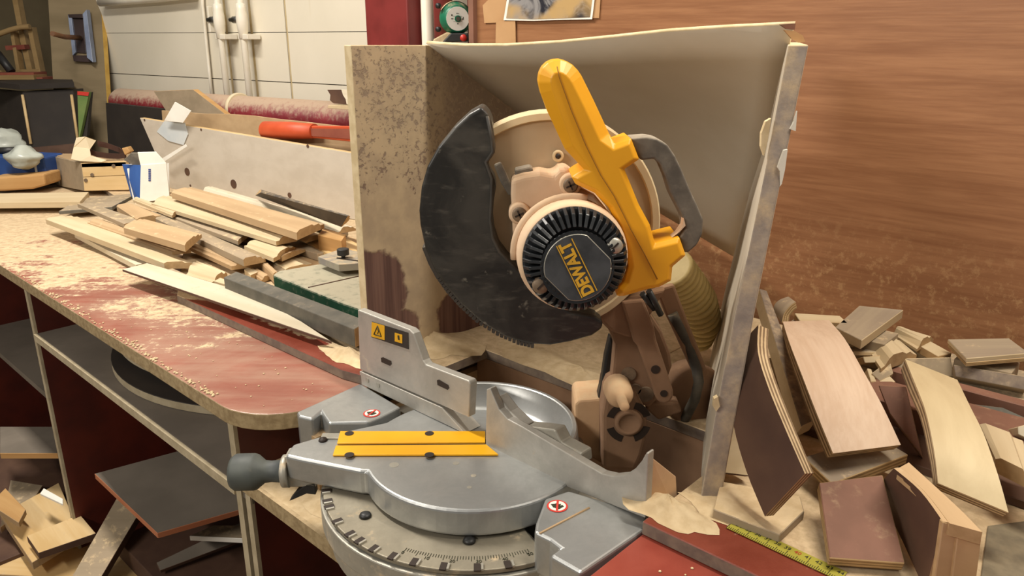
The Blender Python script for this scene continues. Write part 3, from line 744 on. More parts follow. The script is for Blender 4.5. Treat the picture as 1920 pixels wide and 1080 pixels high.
# --- arm castings
MB().prism(py(c7([(225, 155), (300, 110), (372, 70), (420, 60), (560, 140), (640, 260), (690, 390), (700, 470), (640, 640), (560, 720), (420, 640), (335, 570), (350, 420), (358, 335), (320, 250)]), .885), (0, .03, 0)).build('head_arm', 'brown_cast', saw, .004)
MB().prism(py(c7([(265, 180), (345, 150), (325, 235)]), .8845), (0, .001, 0)).build('arm_recess', 'dark_hole', saw)
MB().prism(py(c7([(540, 720), (560, 690), (740, 680), (760, 740), (620, 790)]), .90), (0, .03, 0)).build('arm_foot', 'brown_cast', saw, .003)
st = MB().prism(py(c7([(395, 80), (530, 70), (592, 230), (605, 310), (650, 440), (706, 610), (708, 645), (690, 680), (655, 692), (615, 678), (595, 640), (560, 530), (495, 350), (470, 320), (440, 220)]), .862), (0, .010, 0)).build('link_bar', 'brown_cast', saw, .003)
for x, y, r in ((600, 485, .0055), (650, 628, .0045)): disc(MB(), on_Y(*c7([(x, y)])[0], .8615), (0, -1, 0), r, .001).build('link_hole', 'dark_hole', st)
MB().prism(py(c7([(600, 10), (712, -20), (800, 215), (850, 340), (905, 480), (880, 520), (830, 520), (805, 470), (700, 240), (660, 160)]), .90), (0, .012, 0)).build('side_bar', 'brown_cast', saw, .003)
MB().prism(py(c7([(330, 290), (358, 330), (350, 520), (300, 662), (255, 660), (280, 560), (300, 420)]), .905), (0, .02, 0)).build('rubber_boot', 'black', saw, .003)
for x, y, r in ((440, 510, .009), (540, 630, .010), (480, 600, .007)): disc(MB(), on_Y(*c7([(x, y)])[0], .8845), (0, -1, 0), r, .004).build('arm_bolt', 'screw', saw)
MB().lathe(on_Y(*c7([(775, 590)])[0], .96), (.2, -1, .1), [(0, .040), (.03, .042), (.034, .038), (.034, 0)], 28).build('return_spring_cover', 'brown_cast', saw)
# power cable
cb = c7([(700, 150), (790, 330), (845, 480), (858, 560), (835, 660), (780, 770), (720, 870), (655, 985), (560, 1090)])
cy = [.90, .905, .90, .895, .90, .92, .95, .97, 1.0]
pth = [on_Y(u, v, y) for (u, v), y in zip(cb, cy)]
MB().tube([pth[i].lerp(pth[i + 1], k / 4) for i in range(len(pth) - 1) for k in range(4)] + [pth[-1]], .0066, 10).build('power_cable', 'cable', saw)

# --- head: blade cover, lower guard, motor, handle
def c1(L): return [(760 + x / 1.8, 90 + y / 1.8) for x, y in L]
cc = on_Y(1027, 418, .88); rad = 207 / F * (cc.y * cp + (HCAM - cc.z) * sp)
cov = MB().lathe(cc + V((0, .018, 0)), (0, -1, 0), [(0, rad * .97), (.003, rad), (.030, rad), (.034, rad * .985), (.0345, rad * .93), (.031, rad * .92), (.031, 0)], 72, smooth=False).build('blade_cover', ['cover', 'cover_rim'], saw)
for p in cov.data.polygons:
    c = p.center
    if p.index < 72 * 5: p.material_index = 1
MB().lathe(on_Y(1046, 292, .862), (0, -1, 0), [(0, .0065), (.004, .0065), (.0045, .005), (.0045, .003), (.002, .0028), (.002, 0)], 16).build('cover_screw', 'cover_rim', cov)
MB().lathe(on_Y(1046, 292, .860), (0, -1, 0), [(0, .0028), (.0035, .0028), (.0035, 0)], 10).build('screw_socket', 'dark_hole', cov)
MB().lathe(cc + V((0, .0, 0)), (0, -1, 0), [(0, rad * 1.02), (.002, rad * 1.02), (.002, 0)], 90, R(180), R(330), xref=(1, 0, 0)).build('saw_blade', 'steel', saw)
gp = [(258, 198), (282, 222), (292, 250), (300, 310), (304, 352), (290, 372), (278, 388), (282, 410), (300, 435), (306, 470), (298, 520), (294, 570), (300, 620), (315, 665), (345, 705), (392, 752), (430, 800), (480, 850), (560, 890), (640, 905), (668, 925), (664, 948), (630, 972), (560, 992), (490, 1004), (420, 1000), (340, 978), (260, 930), (190, 868), (135, 805), (95, 745), (66, 675), (50, 600), (46, 550), (54, 470), (74, 400), (110, 335), (165, 268), (215, 222)]
gY = .842
MB().prism(py(c1(gp), gY), (0, .055, 0)).build('lower_guard', 'guard', saw, .010, 4, ang=25)
gl = c1([(276, 230), (292, 310), (296, 350), (272, 385), (292, 440), (290, 520), (287, 580), (295, 640), (318, 688), (392, 760)])
MB().tube([on_Y(u, v, gY - .0005) for u, v in gl], .0022, 6).build('guard_lip', 'guard_rim', saw)
gc = on_Y(760 + 450 / 1.8, 90 + 590 / 1.8, gY)
rbm = MB()
pts = [on_Y(u, v, gY + .012) for u, v in c1([(60, 672), (80, 722), (105, 768), (140, 818), (185, 868), (240, 918), (310, 962), (380, 992), (440, 1006)])]
dn = []
for i in range(len(pts) - 1): dn += [pts[i].lerp(pts[i + 1], k / 5) for k in range(5)]
for i, p in enumerate(dn):
    rd = (p - V((gc.x, p.y, gc.z))).normalized(); td = rd.cross(V((0, 1, 0)))
    rbm.box(p - rd * .0045, rd * .004, td * .0018, V((0, .010, 0)))
rbm.build('guard_ribs', 'guard_rim', saw)
lk = c1([(298, 395), (322, 385), (348, 440), (372, 490), (350, 500), (322, 455)])
MB().prism(py(lk, .836), (0, .008, 0)).build('guard_link', 'grip', saw, .002)
lt = c1([(368, 412), (420, 400), (432, 410), (428, 432), (372, 442)])
MB().prism(py(lt, .838), (0, .02, 0)).build('arbor_lock', 'grip', saw, .002)
# gear case and motor body
gcp = [(358, 445), (400, 432), (455, 424), (500, 432), (520, 412), (545, 408), (572, 430), (580, 468), (640, 500), (690, 560), (722, 640), (740, 720), (700, 820), (600, 860), (480, 820), (400, 752), (372, 690), (362, 620), (360, 560), (356, 500)]
gcs = MB().prism(py(c1(gcp), .815), (0, .05, 0)).build('gear_case', 'cream', saw, .005, 3)
mc = on_Y(760 + 553 / 1.8, 90 + 684 / 1.8, .80)
mcap = on_Y(760 + 577 / 1.8, 90 + 720 / 1.8, .735)
ax = mcap - mc
rb_ = .0575
MB().lathe(mc, ax, [(-.02, rb_), (ax.length * .45, rb_), (ax.length * .62, rb_ * .97), (ax.length * .7, rb_ * .9), (ax.length * .7, 0)], 48).build('motor_body', 'cream', saw)
arch = [mc + ax * .18 + V((rb_ * 1.03 * math.cos(R(t)), 0, rb_ * 1.03 * math.sin(R(t)))) for t in range(75, 190, 8)]
MB().tube(arch, .0045, 8).build('motor_rib', 'cream', saw)
for x, y in ((385, 560), (557, 462)):
    p = on_Y(*c1([(x, y)])[0], .806); bs = MB().lathe(p, (0, -1, 0), [(-.02, .0115), (0, .0115), (.002, .010), (.002, 0)], 20).build('screw_boss', 'cream', saw)
    sw = MB().lathe(p + V((0, -.002, 0)), (0, -1, 0), [(0, .0078), (.002, .0078), (.003, .006), (.003, 0)], 18).build('screw', 'screw', bs)
    for t in (25, 115): MB().box(p + V((0, -.0051, 0)), V((math.cos(R(t)), 0, math.sin(R(t)))) * .005, V((-math.sin(R(t)), 0, math.cos(R(t)))) * .0009, V((0, .0004, 0))).build('cross_slot', 'dark_hole', bs)
# motor cap: ring of cooling fins around a printed disc
cn = ax.normalized(); cx = V((1, 0, 0)); cx = (cx - cn * cx.dot(cn)).normalized(); cz = cn.cross(cx)
if cz.z < 0: cz = -cz
Rc = 100 / F * (mcap.y * cp + (HCAM - mcap.z) * sp)
bc = on_pl(1083, 502, mcap + cn * .0055, cn)
cap = MB().lathe(mcap - cn * .022, cn, [(0, Rc * .985), (.004, Rc), (.009, Rc), (.010, Rc * .96), (.010, Rc * .70), (.010, 0)], 56, smooth=False).build('motor_cap', 'cap', saw)
MB().lathe(bc - cn * .0185, cn, [(0, Rc * .64), (.012, Rc * .66), (.0165, Rc * .70), (.018, Rc * .69), (.018, 0)], 48, smooth=False).build('cap_disc', 'cap', cap)
fin = None
for k in range(42):
    t = 2 * math.pi * k / 42; rd = cx * math.cos(t) + cz * math.sin(t); td = cx * -math.sin(t) + cz * math.cos(t)
    mb = MB(); p = mcap
    prof = [(.66, .006), (.72, .0045), (.90, .0005), (1.0, -.010), (1.0, -.016), (.66, -.016)]
    mb.prism([p + rd * Rc * r - td * .0017 + cn * h for r, h in prof], td * .0034)
    mb.build('cooling_fin', 'cap', cap, .0005, 1)
lf = []
for i in range(48):
    t = 2 * math.pi * i / 48; x, y = math.cos(t) * .62, math.sin(t) * .62
    dx, dy = math.cos(R(135)), math.sin(R(135)); q = x * .707 + y * .707
    q2 = max(-.535, min(.535, q)); x += (q2 - q) * .707; y += (q2 - q) * .707
    lf.append(bc + cx * Rc * x + cz * Rc * y)
MB().prism(lf, cn * .0012).build('badge_disc', 'cap_face', cap)
MB().tube(lf + [lf[0]], .0009, 6).build('badge_rim', 'silver', cap)
lx = on_pl(1057, 453, mcap + cn * .0068, cn); lx2 = on_pl(1106, 553, mcap + cn * .0068, cn)
tx = (lx - lx2).normalized()   # lettering reads from lower right to upper left
ty = cn.cross(tx)
mid = lx.lerp(lx2, .5) + cn * .0003
lg = text(cap, 'DEWALT', .0172, 'logo', V((0, 0, 0)) + ORG[cap.name], (1, 0, 0), (0, 1, 0), .0002, bold=.0007)
w0 = min(v.co.x for v in lg.data.vertices); w1 = max(v.co.x for v in lg.data.vertices); sx = .0575 / (w1 - w0)
for v in lg.data.vertices:
    q = v.co.copy(); v.co = mid + tx * (q.x - (w0 + w1) / 2) * sx + ty * q.y * .95 + cn * q.z - ORG[cap.name]
for s_ in (-1, 1):
    MB().box(mid + ty * s_ * .0082, tx * .029, ty * .0005, cn * .0002).build('logo_line', 'logo', cap)
for x, y in ((707, 670), (458, 803)):
    p = on_pl(*c1([(x, y)])[0], mcap + cn * .004, cn); bs = MB().lathe(p - cn * .012, cn, [(0, .0085), (.010, .0085), (.012, .007), (.012, 0)], 18).build('cap_screw', 'silver' if x > 600 else 'screw', cap)
    MB().box(p + cn * .0004, (cx + cz).normalized() * .005, (cx - cz).normalized() * .0009, cn * .0004).build('cap_screw_slot', 'dark_hole', cap)
# yellow handle housing
yp = [(526, 40), (502, 42), (482, 51), (465, 67), (454, 90), (450, 118), (458, 155), (480, 215), (540, 345), (604, 412), (580, 425), (562, 438), (575, 462), (640, 492), (690, 545), (722, 610), (745, 680), (756, 740), (742, 790), (722, 815), (715, 842), (740, 842), (822, 818), (858, 812), (900, 790), (905, 742), (950, 704), (928, 642), (845, 662), (828, 600), (790, 530), (742, 412), (792, 378), (764, 306), (710, 326), (692, 292), (640, 180), (598, 95), (585, 76), (568, 58), (548, 46)]
yw = [.0115 if q[1] < 330 and q[0] < 700 else (.008 if q[0] < 560 or q[1] < 300 else .0045) for q in yp]
yh = MB().facet(py(c1(yp), .775), yw, .055).build('handle_housing', 'yellow', saw, .0026, 3, ang=14)
MB().tube([on_Y(u, v, .7742) for u, v in c1([(512, 62), (520, 100), (560, 210), (610, 330), (660, 430), (705, 500), (760, 610), (810, 700), (850, 780)])], .00065, 5).build('housing_seam', 'seam', yh)
gpoly = [(758, 304), (815, 299), (850, 306), (885, 326), (912, 365), (935, 415), (962, 480), (990, 540), (1006, 580), (1003, 630), (985, 665), (955, 692), (940, 690), (925, 640), (944, 610), (938, 575), (915, 530), (895, 490), (880, 440), (862, 395), (840, 374), (795, 380), (775, 345)]
MB().prism(py(c1(gpoly), .787), (0, .028, 0)).build('trigger_grip', 'grip', saw, .009, 4, ang=15)
MB().prism(py(c1([(940, 575), (946, 600), (925, 622), (900, 640), (918, 625), (936, 600)]), .784), (0, .012, 0)).build('trigger', 'cream', saw, .002)
MB().prism(py(c1([(640, 900), (760, 840), (880, 815), (830, 900), (760, 980), (700, 960)]), .868), (0, .016, 0)).build('head_bracket', 'brown_cast', saw, .003)
for p0, p1 in (((800, 830), (840, 880)), ((822, 820), (862, 900))):
    a_, b_ = c1([p0, p1]); MB().tube([on_Y(*a_, .85), on_Y(*b_, .86)], .004, 6).build('wire', 'black', saw)
# dust hose behind the head
hp = [on_Y(u, v, y) for u, v, y in ((1262, 505, .98), (1285, 535, 1.0), (1305, 565, 1.02), (1315, 600, 1.05), (1300, 635, 1.08))]
dense = [hp[i].lerp(hp[i + 1], k / 4) for i in range(4) for k in range(4)] + [hp[-1]]
hz = MB().tube(dense, .024, 18).build('dust_hose', 'cable', saw)
for i in range(0, len(dense) - 1):
    d = (dense[i + 1] - dense[i]).normalized()
    MB().lathe(dense[i], d, [(-.0042, .024), (-.003, .029), (.003, .029), (.0042, .024)], 20).build('hose_rib', 'hose', hz)
# ================================================================== offcuts heaped on the left of the bench
G1 = 'offcuts heaped on the bench'
mo = moulding
def under(a0, a1, b0, b1, z, mat, label):      # plain lengths lying under the heap
    c = B((a0 + a1) / 2, (b0 + b1) / 2, z)
    MB().bbox(a0, a1, b0, b1, z, z + .016).build('moulding_offcut', [mat], None, .001, 1, frame(c, E_, Z_), label, 'moulding', G1)
under(-2.05, -1.42, .80, .86, .9165, 'mdf_grey', 'grey offcut at the bottom of the heap, under the short thick piece')
under(-2.25, -1.40, .875, .94, .9165, 'mdf', 'tan offcut at the bottom of the heap, in its middle')
under(-2.30, -1.35, .955, 1.02, .9165, 'mdf_pale', 'pale offcut at the bottom of the heap, toward the white board')
under(-2.20, -1.42, .90, .96, .9335, 'mdf_grey', 'dusty grey offcut in the second layer of the heap')
under(-2.35, -1.40, .98, 1.04, .9335, 'mdf', 'tan offcut in the second layer, near the white board')
under(-2.30, -1.50, .99, 1.04, .951, 'mdf_grey', 'grey offcut directly under the two long top mouldings')
mo('moulding_offcut', [(85, 409), (307, 491), (370, 489), (144, 400)], .945, .016, STEP, 'mdf_pale', 'mdf_edge', 'long pale moulding at the front left of the heap, leftmost end')
mo('moulding_offcut', [(139, 437), (255, 497), (278, 492), (150, 435)], .920, .012, FLAT, 'mdf_white', 'mdf_edge', 'narrow whitish strip at the very front of the heap')
mo('moulding_offcut', [(163, 413), (322, 467), (357, 463), (192, 408)], .950, .014, OGEE, 'mdf', 'mdf_edge', 'slim tan moulding just behind the long front left one')
mo('moulding_offcut', [(231, 424), (346, 457), (377, 431), (269, 403)], .985, .018, STEP, 'mdf', 'mdf_edge', 'short wide tan moulding lying on top of the heap')
mo('moulding_offcut', [(145, 382), (233, 420), (262, 412), (168, 380)], .962, .010, FLAT, 'mdf_grey', 'mdf_edge', 'thin grey strip at the far left of the heap')
mo('moulding_offcut', [(218, 384), (256, 409), (312, 399), (252, 378)], .968, .018, STEP, 'mdf', 'mdf_edge', 'short tan offcut with stepped end behind the thin grey strip')
mo('moulding_offcut', [(249, 371), (322, 400), (334, 394), (260, 368)], .978, .012, OGEE, 'mdf_pale', 'mdf_edge', 'narrow pale moulding in front of the white box')
mo('moulding_offcut', [(283, 376), (517, 446), (556, 438), (318, 362)], .988, .017, OGEE, 'mdf_pale', 'mdf_edge', 'long bright pale moulding in the middle of the heap')
mo('moulding_offcut', [(321, 358), (556, 433), (607, 411), (366, 346)], 1.015, .020, STEP, 'mdf', 'mdf_edge', 'long tan moulding on top of the heap beside the white board')
mo('moulding_offcut', [(378, 352), (634, 427), (668, 421), (402, 346)], .992, .014, CROWN, 'mdf_white', 'mdf_edge', 'white-edged moulding behind the long tan one, against the white board')
mo('moulding_offcut', [(484, 358), (650, 420), (662, 400), (494, 352)], 1.012, .014, CROWN, 'black_mould', 'mdf_edge', 'dark moulding leaning against the holed white board', roll=.035)
mo('moulding_offcut', [(321, 405), (446, 450), (466, 434), (337, 393)], .964, .012, STEP, 'mdf_grey', 'mdf_edge', 'grey board in the middle of the heap, cut at an angle')
mo('moulding_offcut', [(271, 398), (456, 484), (497, 476), (301, 394)], .962, .018, STEP, 'mdf_grey', 'mdf_edge', 'long dusty grey moulding running down the middle of the heap')
mo('moulding_offcut', [(350, 456), (433, 493), (487, 486), (372, 450)], .945, .016, OGEE, 'mdf', 'mdf_edge', 'tan moulding with carved end below the long grey one')
mo('moulding_offcut', [(348, 508), (397, 522), (425, 504), (370, 482)], .938, .018, OGEE, 'mdf_pale', 'mdf_edge', 'short pale moulding at the front beside the thin white board')
mo('moulding_offcut', [(457, 455), (512, 478), (553, 456), (490, 446)], .968, .016, OGEE, 'mdf_pale', 'mdf_edge', 'short pale moulding with ogee end right of the grey one')
mo('moulding_offcut', [(470, 462), (528, 480), (572, 462), (505, 448)], .958, .012, STEP, 'mdf', 'mdf_edge', 'tan offcut under the short ogee-ended one')
mo('moulding_offcut', [(484, 486), (512, 513), (523, 507), (500, 482)], .942, .020, STEP, 'mdf', 'mdf_edge', 'small tan block end tipped between the mouldings')
mo('moulding_offcut', [(509, 486), (535, 503), (597, 489), (548, 472)], .938, .014, STEP, 'mdf_pale', 'mdf_edge', 'short pale offcut behind the green case')
mo('moulding_offcut', [(458, 505), (470, 516), (484, 510), (470, 500)], .930, .012, FLAT, 'mdf_pale', 'mdf_edge', 'tiny pale offcut in front of the heap')
mo('moulding_offcut', [(472, 507), (490, 520), (508, 514), (488, 502)], .930, .012, OGEE, 'mdf', 'mdf_edge', 'tiny tan offcut with carved end beside the green case')
mo('moulding_offcut', [(400, 527), (424, 534), (434, 528), (410, 520)], .930, .012, FLAT, 'mdf_pale', 'mdf_edge', 'small pale chip between thin board and dark strip')
mo('moulding_offcut', [(558, 444), (622, 477), (660, 466), (600, 432)], .955, .016, STEP, 'pine_pale', 'mdf_edge', 'pinkish pale offcut right of the long top moulding')
mo('moulding_offcut', [(545, 436), (572, 446), (610, 435), (585, 424)], .975, .012, CROWN, 'mdf_pale', 'mdf_edge', 'small carved offcut under the end of the long tan moulding')
mo('wood_block', [(596, 441), (640, 452), (648, 440), (606, 428)], .985, .035, FLAT, 'pine', 'pine', 'orange-brown pine block at the back of the heap', 'wood block')
mo('wood_block', [(628, 462), (668, 474), (672, 458), (646, 444)], .958, .03, FLAT, 'pine_pale', 'pine_pale', 'pale pine block beside the hood board', 'wood block')
# thin whitish board and dark strip in front
P = [on_z(229, 505, .935), on_z(622, 640, .935), on_z(470, 551, .935), on_z(276, 493, .935), on_z(566, 603, .935)]
board('thin_board', [P[0], P[1], P[4], P[2], P[3]], .005, 'mdf_white', 'dark_brown', 'long thin whitish board with tapered end along the bench', 'board')
for q, z in (((300, 530), .9165), ((520, 600), .9165)):
    c = on_z(q[0], q[1], .92) + N_ * .03
    MB().box(c + Z_ * .0035, E_ * .05, N_ * .02, Z_ * .0065).build('packing_block', 'mdf_grey', None, .001, label='small packing block under the %s end of the thin whitish board' % ('far' if q[0] < 400 else 'near'), cat='wood block')
A, C = on_z(419, 520, .957), on_z(664, 617, .957)
d = (C - A).normalized(); nn = Z_.cross(d)
MB().prism([A, A + nn * .028 + Z_ * .006, A + nn * .030 - Z_ * .030, A - Z_ * .032], C - A, 1, 0).build('dark_strip', ['charcoal', 'mdf_edge'], None, .0015, label='charcoal-grey strip lying in front of the green case', cat='wood strip')
# green case
gcs_t = [on_z(u, v, .972) for u, v in ((511, 514), (522, 507), (600, 494), (690, 488), (705, 560), (690, 585), (670, 576), (640, 566))]
gco = empty('green_case', on_z(600, 530, DK), 'green plastic tool case with a dusty grey lid', 'tool case')
MB().prism(gcs_t, (0, 0, -.028)).build('lid', 'green_case', gco, .005, 3)
MB().prism([p - Z_ * .029 for p in gcs_t], (0, 0, -.026)).build('tray', 'green_case', gco, .004, 3)
p, q = on_z(578, 539, .9725), on_z(690, 514, .9725)
MB().tube([p, q], .0012, 6).build('lid_groove', 'dark_brown', gco)
cl = empty('clamp_plate', on_z(640, 488, .975), 'grey cast plate with a black knob on top of the green case', 'clamp')
pp = [on_z(u, v, .996) for u, v in ((596, 481), (640, 466), (690, 474), (690, 492), (635, 496))]
MB().prism(pp, (0, 0, -.014)).build('plate', 'tool_grey', cl, .001)
kc2 = on_z(644, 484, .996)
MB().lathe(kc2, Z_, [(0, .004), (.006, .004), (.007, .0115), (.018, .0115), (.019, .0095), (.019, 0)], 18, smooth=False).build('knob', 'black', cl)
p, q = on_z(632, 484, .9965), on_z(675, 490, .9965); MB().tube([p, q], .0018, 6).build('slot', 'dark_hole', cl)
# ================================================================== holed white board, thin brown board and things on them
b0p, b1p = on_z(320, 353, DK), on_z(655, 411, DK)
bd = (b1p - b0p).normalized(); bn = Z_.cross(bd); bn = bn if bn.dot(EYE - b0p) > 0 else -bn
def bb(u, v, off=0): return on_pl(u, v, b0p + bn * off, bn)
wbd = empty('white_board', b0p.lerp(b1p, .5), 'long whitish board standing on edge behind the offcuts, with round holes', 'board')
MB().prism([bb(262, 221), bb(672, 289), bb(672, 413), bb(320, 353)], -bn * .018, 0, 1).build('panel', ['white_board', 'pine_pale'], wbd, .001)
for u, v, r in ((351, 322, .013), (438, 345, .014), (543, 366, .008), (377, 243, .004), (577, 274, .005), (357, 348, .004), (271, 225, .004)):
    disc(MB(), bb(u, v, .0004), bn, r, .001, 18).build('hole', 'dark_brown', wbd)
tb2 = bb(300, 300, -.05)
def bb2(u, v, off=-.085): return on_pl(u, v, b0p + bn * off, bn)
MB().prism([bb2(*q) for q in ((303, 207), (340, 210), (380, 213), (430, 214), (475, 217), (520, 223), (560, 227), (600, 232), (672, 240), (672, 330), (312, 330))], -bn * .006).build('thin_brown_board', ['mdf'], None, .0008, label='thin tan board with wavy top edge behind the white board', cat='board')
# orange handle lying on the board edges
h0, h1, h2 = bb2(497, 244, -.048), bb2(590, 246, -.048), bb2(680, 250, -.048)
ham = empty('orange_hammer', h1, 'orange rubber-handled hammer lying along the top of the white board', 'hammer')
MB().lathe(h0, h1 - h0, [(0, .024), (.004, .027), ((h1 - h0).length * .5, .026), ((h1 - h0).length, .021)], 20).build('grip', ['orange'], ham)
MB().lathe(h0 - (h1 - h0).normalized() * .0005, h1 - h0, [(0, 0), (0, .023), (.003, .0235)], 20).build('grip_end', ['orange_end'], ham)
MB().prism([h1 + Z_ * .016, h1 - Z_ * .018, h2 - Z_ * .024, h2 + Z_ * .020], bn * .012).build('shaft', 'orange', ham, .003)
MB().prism([h1 + Z_ * .009 + bn * .012, h1 - Z_ * .012 + bn * .012, h2 - Z_ * .016 + bn * .012, h2 + Z_ * .013 + bn * .012], bn * .002).build('shaft_panel', 'red_plank', ham)
# paper, tape and strip on the board's corner
MB().prism([bb(q[0], q[1], .02) for q in ((328, 191), (358, 208), (343, 230), (308, 226))], -bn * .002).build('paper_slip', 'white_paper', None, label='white paper slip standing up at the white board corner', cat='paper')
MB().prism([bb(q[0], q[1], .003) for q in ((308, 227), (346, 230), (352, 252), (344, 272), (315, 264), (294, 247))], -bn * .002).build('tape_patch', 'tape', None, label='pale blue tape stuck over the white board corner', cat='tape')
MB().prism([bb(q[0], q[1], .03) for q in ((304, 297), (348, 270), (350, 275), (308, 303))], -bn * .0015).build('paper_strip', 'white_paper', None, label='thin white paper strip between box and tape', cat='paper')
# white box with blue side
bx = on_z(285, 385, DK); YB = bx.y
box = empty('white_box', bx, 'small open white cardboard box with one blue side', 'box')
f_ = [on_Y(u, v, YB) for u, v in ((264, 310), (311, 306), (318, 372), (262, 380))]
dv = V((-.02, .07, 0)) + V((-.03, 0, 0))
MB().prism(f_, (0, .0025, 0)).build('front', 'white_paper', box)
s4 = [f_[0], f_[3], on_Y(246, 368, YB + .05), on_Y(229, 308, YB + .05)]
MB().prism(s4, (.002, .002, 0)).build('side', 'blue', box)
MB().prism([on_Y(u, v, YB + .03) for u, v in ((238, 316), (262, 313), (258, 385), (250, 378))], (0, .002, 0)).build('side_inner', 'white_paper', box)
MB().prism([on_Y(u, v, YB + .003) for u, v in ((258, 286), (292, 285), (311, 306), (264, 312))], (0, .002, .001)).build('flap', 'white_paper', box)
MB().prism([on_Y(u, v, YB + .02) for u, v in ((232, 300), (246, 287), (258, 287), (264, 312), (262, 316))], (0, .002, .001)).build('flap', 'grip', box)
MB().prism([on_Y(u, v, YB + .06) for u, v in ((229, 308), (317, 306), (318, 372), (246, 368))], (0, .002, 0)).build('back', 'white_paper', box)
mb = MB()
for k in range(7): mb.box(on_Y(280.5, 318 + k * 3.4, YB - .001), (.0035, 0, 0), (0, .0004, 0), (0, 0, .0018))
mb.build('printed_label', 'blue_ink', box)

# ================================================================== pipes along the white wall
pb0 = on_pl(224, 190, WP - WN * .16, WN); pb1 = on_pl(760, 232, WP - WN * .16, WN)
rp = empty('red_pipe', pb0.lerp(pb1, .5), 'thick dark red pipe running along the white wall, dusty on top', 'pipe')
dl = (pb1 - pb0).length; rpr = .052
MB().lathe(pb0, pb1 - pb0, [(-.018, 0), (-.016, rpr * .5), (-.004, rpr * .85), (.02, rpr), (dl, rpr)], 28).build('pipe_body', 'red_pipe', rp)
cbp = on_pl(449, 204, WP - WN * .16, WN)
MB().lathe(cbp, pb1 - pb0, [(-.008, rpr * 1.0), (-.006, rpr * 1.05), (.006, rpr * 1.05), (.008, rpr)], 28).build('tie_band', 'cream_band', rp)
def wpt(u, v, off=.05): return on_pl(u, v, WP - WN * off, WN)
def vpipe(u0, v0, u1, label, lever):
    p = wpt(u0, v0); o = empty('water_pipe', V((p.x, p.y, 1.0)), label, 'pipe', 'white water pipes on the wall')
    r = .0115
    MB().lathe(V((p.x, p.y, .95)), Z_, [(0, r), (1.0, r)], 16).build('pipe_body', 'white_pipe', o)
    zc = wpt(u1, 37).z; c = V((p.x, p.y, zc))
    MB().lathe(c - Z_ * .065, Z_, [(0, r), (.002, .016), (.022, .016), (.024, .0175), (.055, .0205), (.08, .020), (.10, .017), (.118, .016), (.12, r)], 18).build('valve_body', 'white_pipe', o)
    st_ = c + Z_ * 0; MB().lathe(st_, -WE - WN * .2, [(0, .013), (.04, .012), (.042, .008), (.055, .008), (.055, 0)], 12).build('valve_stem', 'steel', o)
    if lever: MB().box(st_ - WE * .052 + Z_ * .002, Z_ * .045, WN * .009, WE * .005).build('lever', 'white_pipe', o, .002)
    zb = wpt(u1, 69).z
    MB().box(V((p.x, p.y, zb)) + WN * .016 + WE * .01, WE * .028, WN * .028, Z_ * .009).build('pipe_clip', 'white_pipe', o, .002)
vpipe(421, 130, 411, 'left white plastic water pipe with lever valve on the wall', True)
vpipe(463, 130, 453, 'right white plastic water pipe with stem valve on the wall', False)
pc = [wpt(u, v, .015) for u, v in ((377, -40), (380, 10), (386, 70), (392, 130), (398, 190))]
MB().tube(pc, .006, 8).build('cable', 'white_pipe', None, label='thin white cable hanging left of the water pipes', cat='cable')
tz = wpt(240, 5, .07); tz2 = wpt(375, -6, .07)
MB().tube([wpt(188, 5, .035), wpt(240, 1, .035), wpt(300, -4, .035), wpt(360, -11, .035)], .016, 12).build('horizontal_pipe', 'white_pipe', None, label='white horizontal pipe at the top left of the wall', cat='pipe')
# tan panel and crown moulding ends behind
def on54(u, v, off): return on_pl(u, v, WP - WN * off, WN)
MB().prism([on54(*q, .27) for q in ((288, 171), (362, 168), (425, 216), (320, 222))], WN * .02, 0, 1).build('slant_cut_board', ['mdf_grey', 'pine'], None, .001, label='tan board with slanted cut end leaning by the red pipe', cat='board')
cm = [on54(*q, .30) for q in ((613, 168), (640, 168), (643, 178), (648, 186), (650, 196), (625, 194), (618, 188), (619, 178))]
MB().prism(cm, WN * .03 + WE * .12, 0, 1).build('crown_moulding', ['dark_brown', 'mdf_white'], None, .001, label='dark crown moulding end poking out left of the hood board', cat='moulding')
MB().prism([on54(*q, .30) for q in ((615, 197), (665, 198), (665, 207), (614, 203))], WN * .10).build('flat_moulding', ['mdf_pale'], None, .001, label='flat pale strip under the dark crown moulding', cat='moulding')
bp = on54(250, 240, .05)
MB().prism([on54(*q, .245) for q in ((198, 193), (345, 208), (345, 300), (204, 300))], WN * .018).build('dark_board', ['cabinet_black'], None, .001, label='dark board standing on edge left of the white board', cat='board')

# ================================================================== red column, pump, poster
cf = 1.33
rc = MB().bbox(-1.775, -1.60, cf, cf + .09, FZ, 2.4).build('column', 'red_column', None, .004, 2, label='dark red steel column behind the hood', cat='column')
wp_ = on_b(802, 40, 1.375); MB().lathe(V((wp_.x, wp_.y, FZ)), Z_, [(0, .0165), (2.2, .0165)], 18).build('heating_pipe', 'white_pipe', None, label='white vertical pipe between red column and green pump', cat='pipe')
YP = on_b(846, 38, 1.36).y
pm = empty('circulation_pump', on_Y(846, 75, YP), 'green circulation pump with round white label plate', 'pump')
pc0 = on_Y(858, 35, YP)
pdir = V((.25, -1, -.05)).normalized()
def sc_at(P): return F / (P.y * cp + (HCAM - P.z) * sp)
k = sc_at(pc0)
MB().lathe(pc0 - pdir * .09, pdir, [(0, 26 / k), (.03, 30 / k), (.07, 30 / k), (.082, 25 / k), (.09, 24 / k), (.09, 0)], 28).build('motor_housing', 'pump_green', pm)
MB().lathe(pc0 - pdir * .087, pdir, [(0, 27.5 / k), (.03, 31 / k), (.068, 31 / k)], 20, R(35), R(150), xref=(1, 0, 0)).build('settled_dust', 'dust', pm)
MB().lathe(pc0, pdir, [(0, 21.5 / k), (.002, 21.5 / k), (.002, 0)], 28, smooth=False).build('label_plate', 'white_paper', pm)
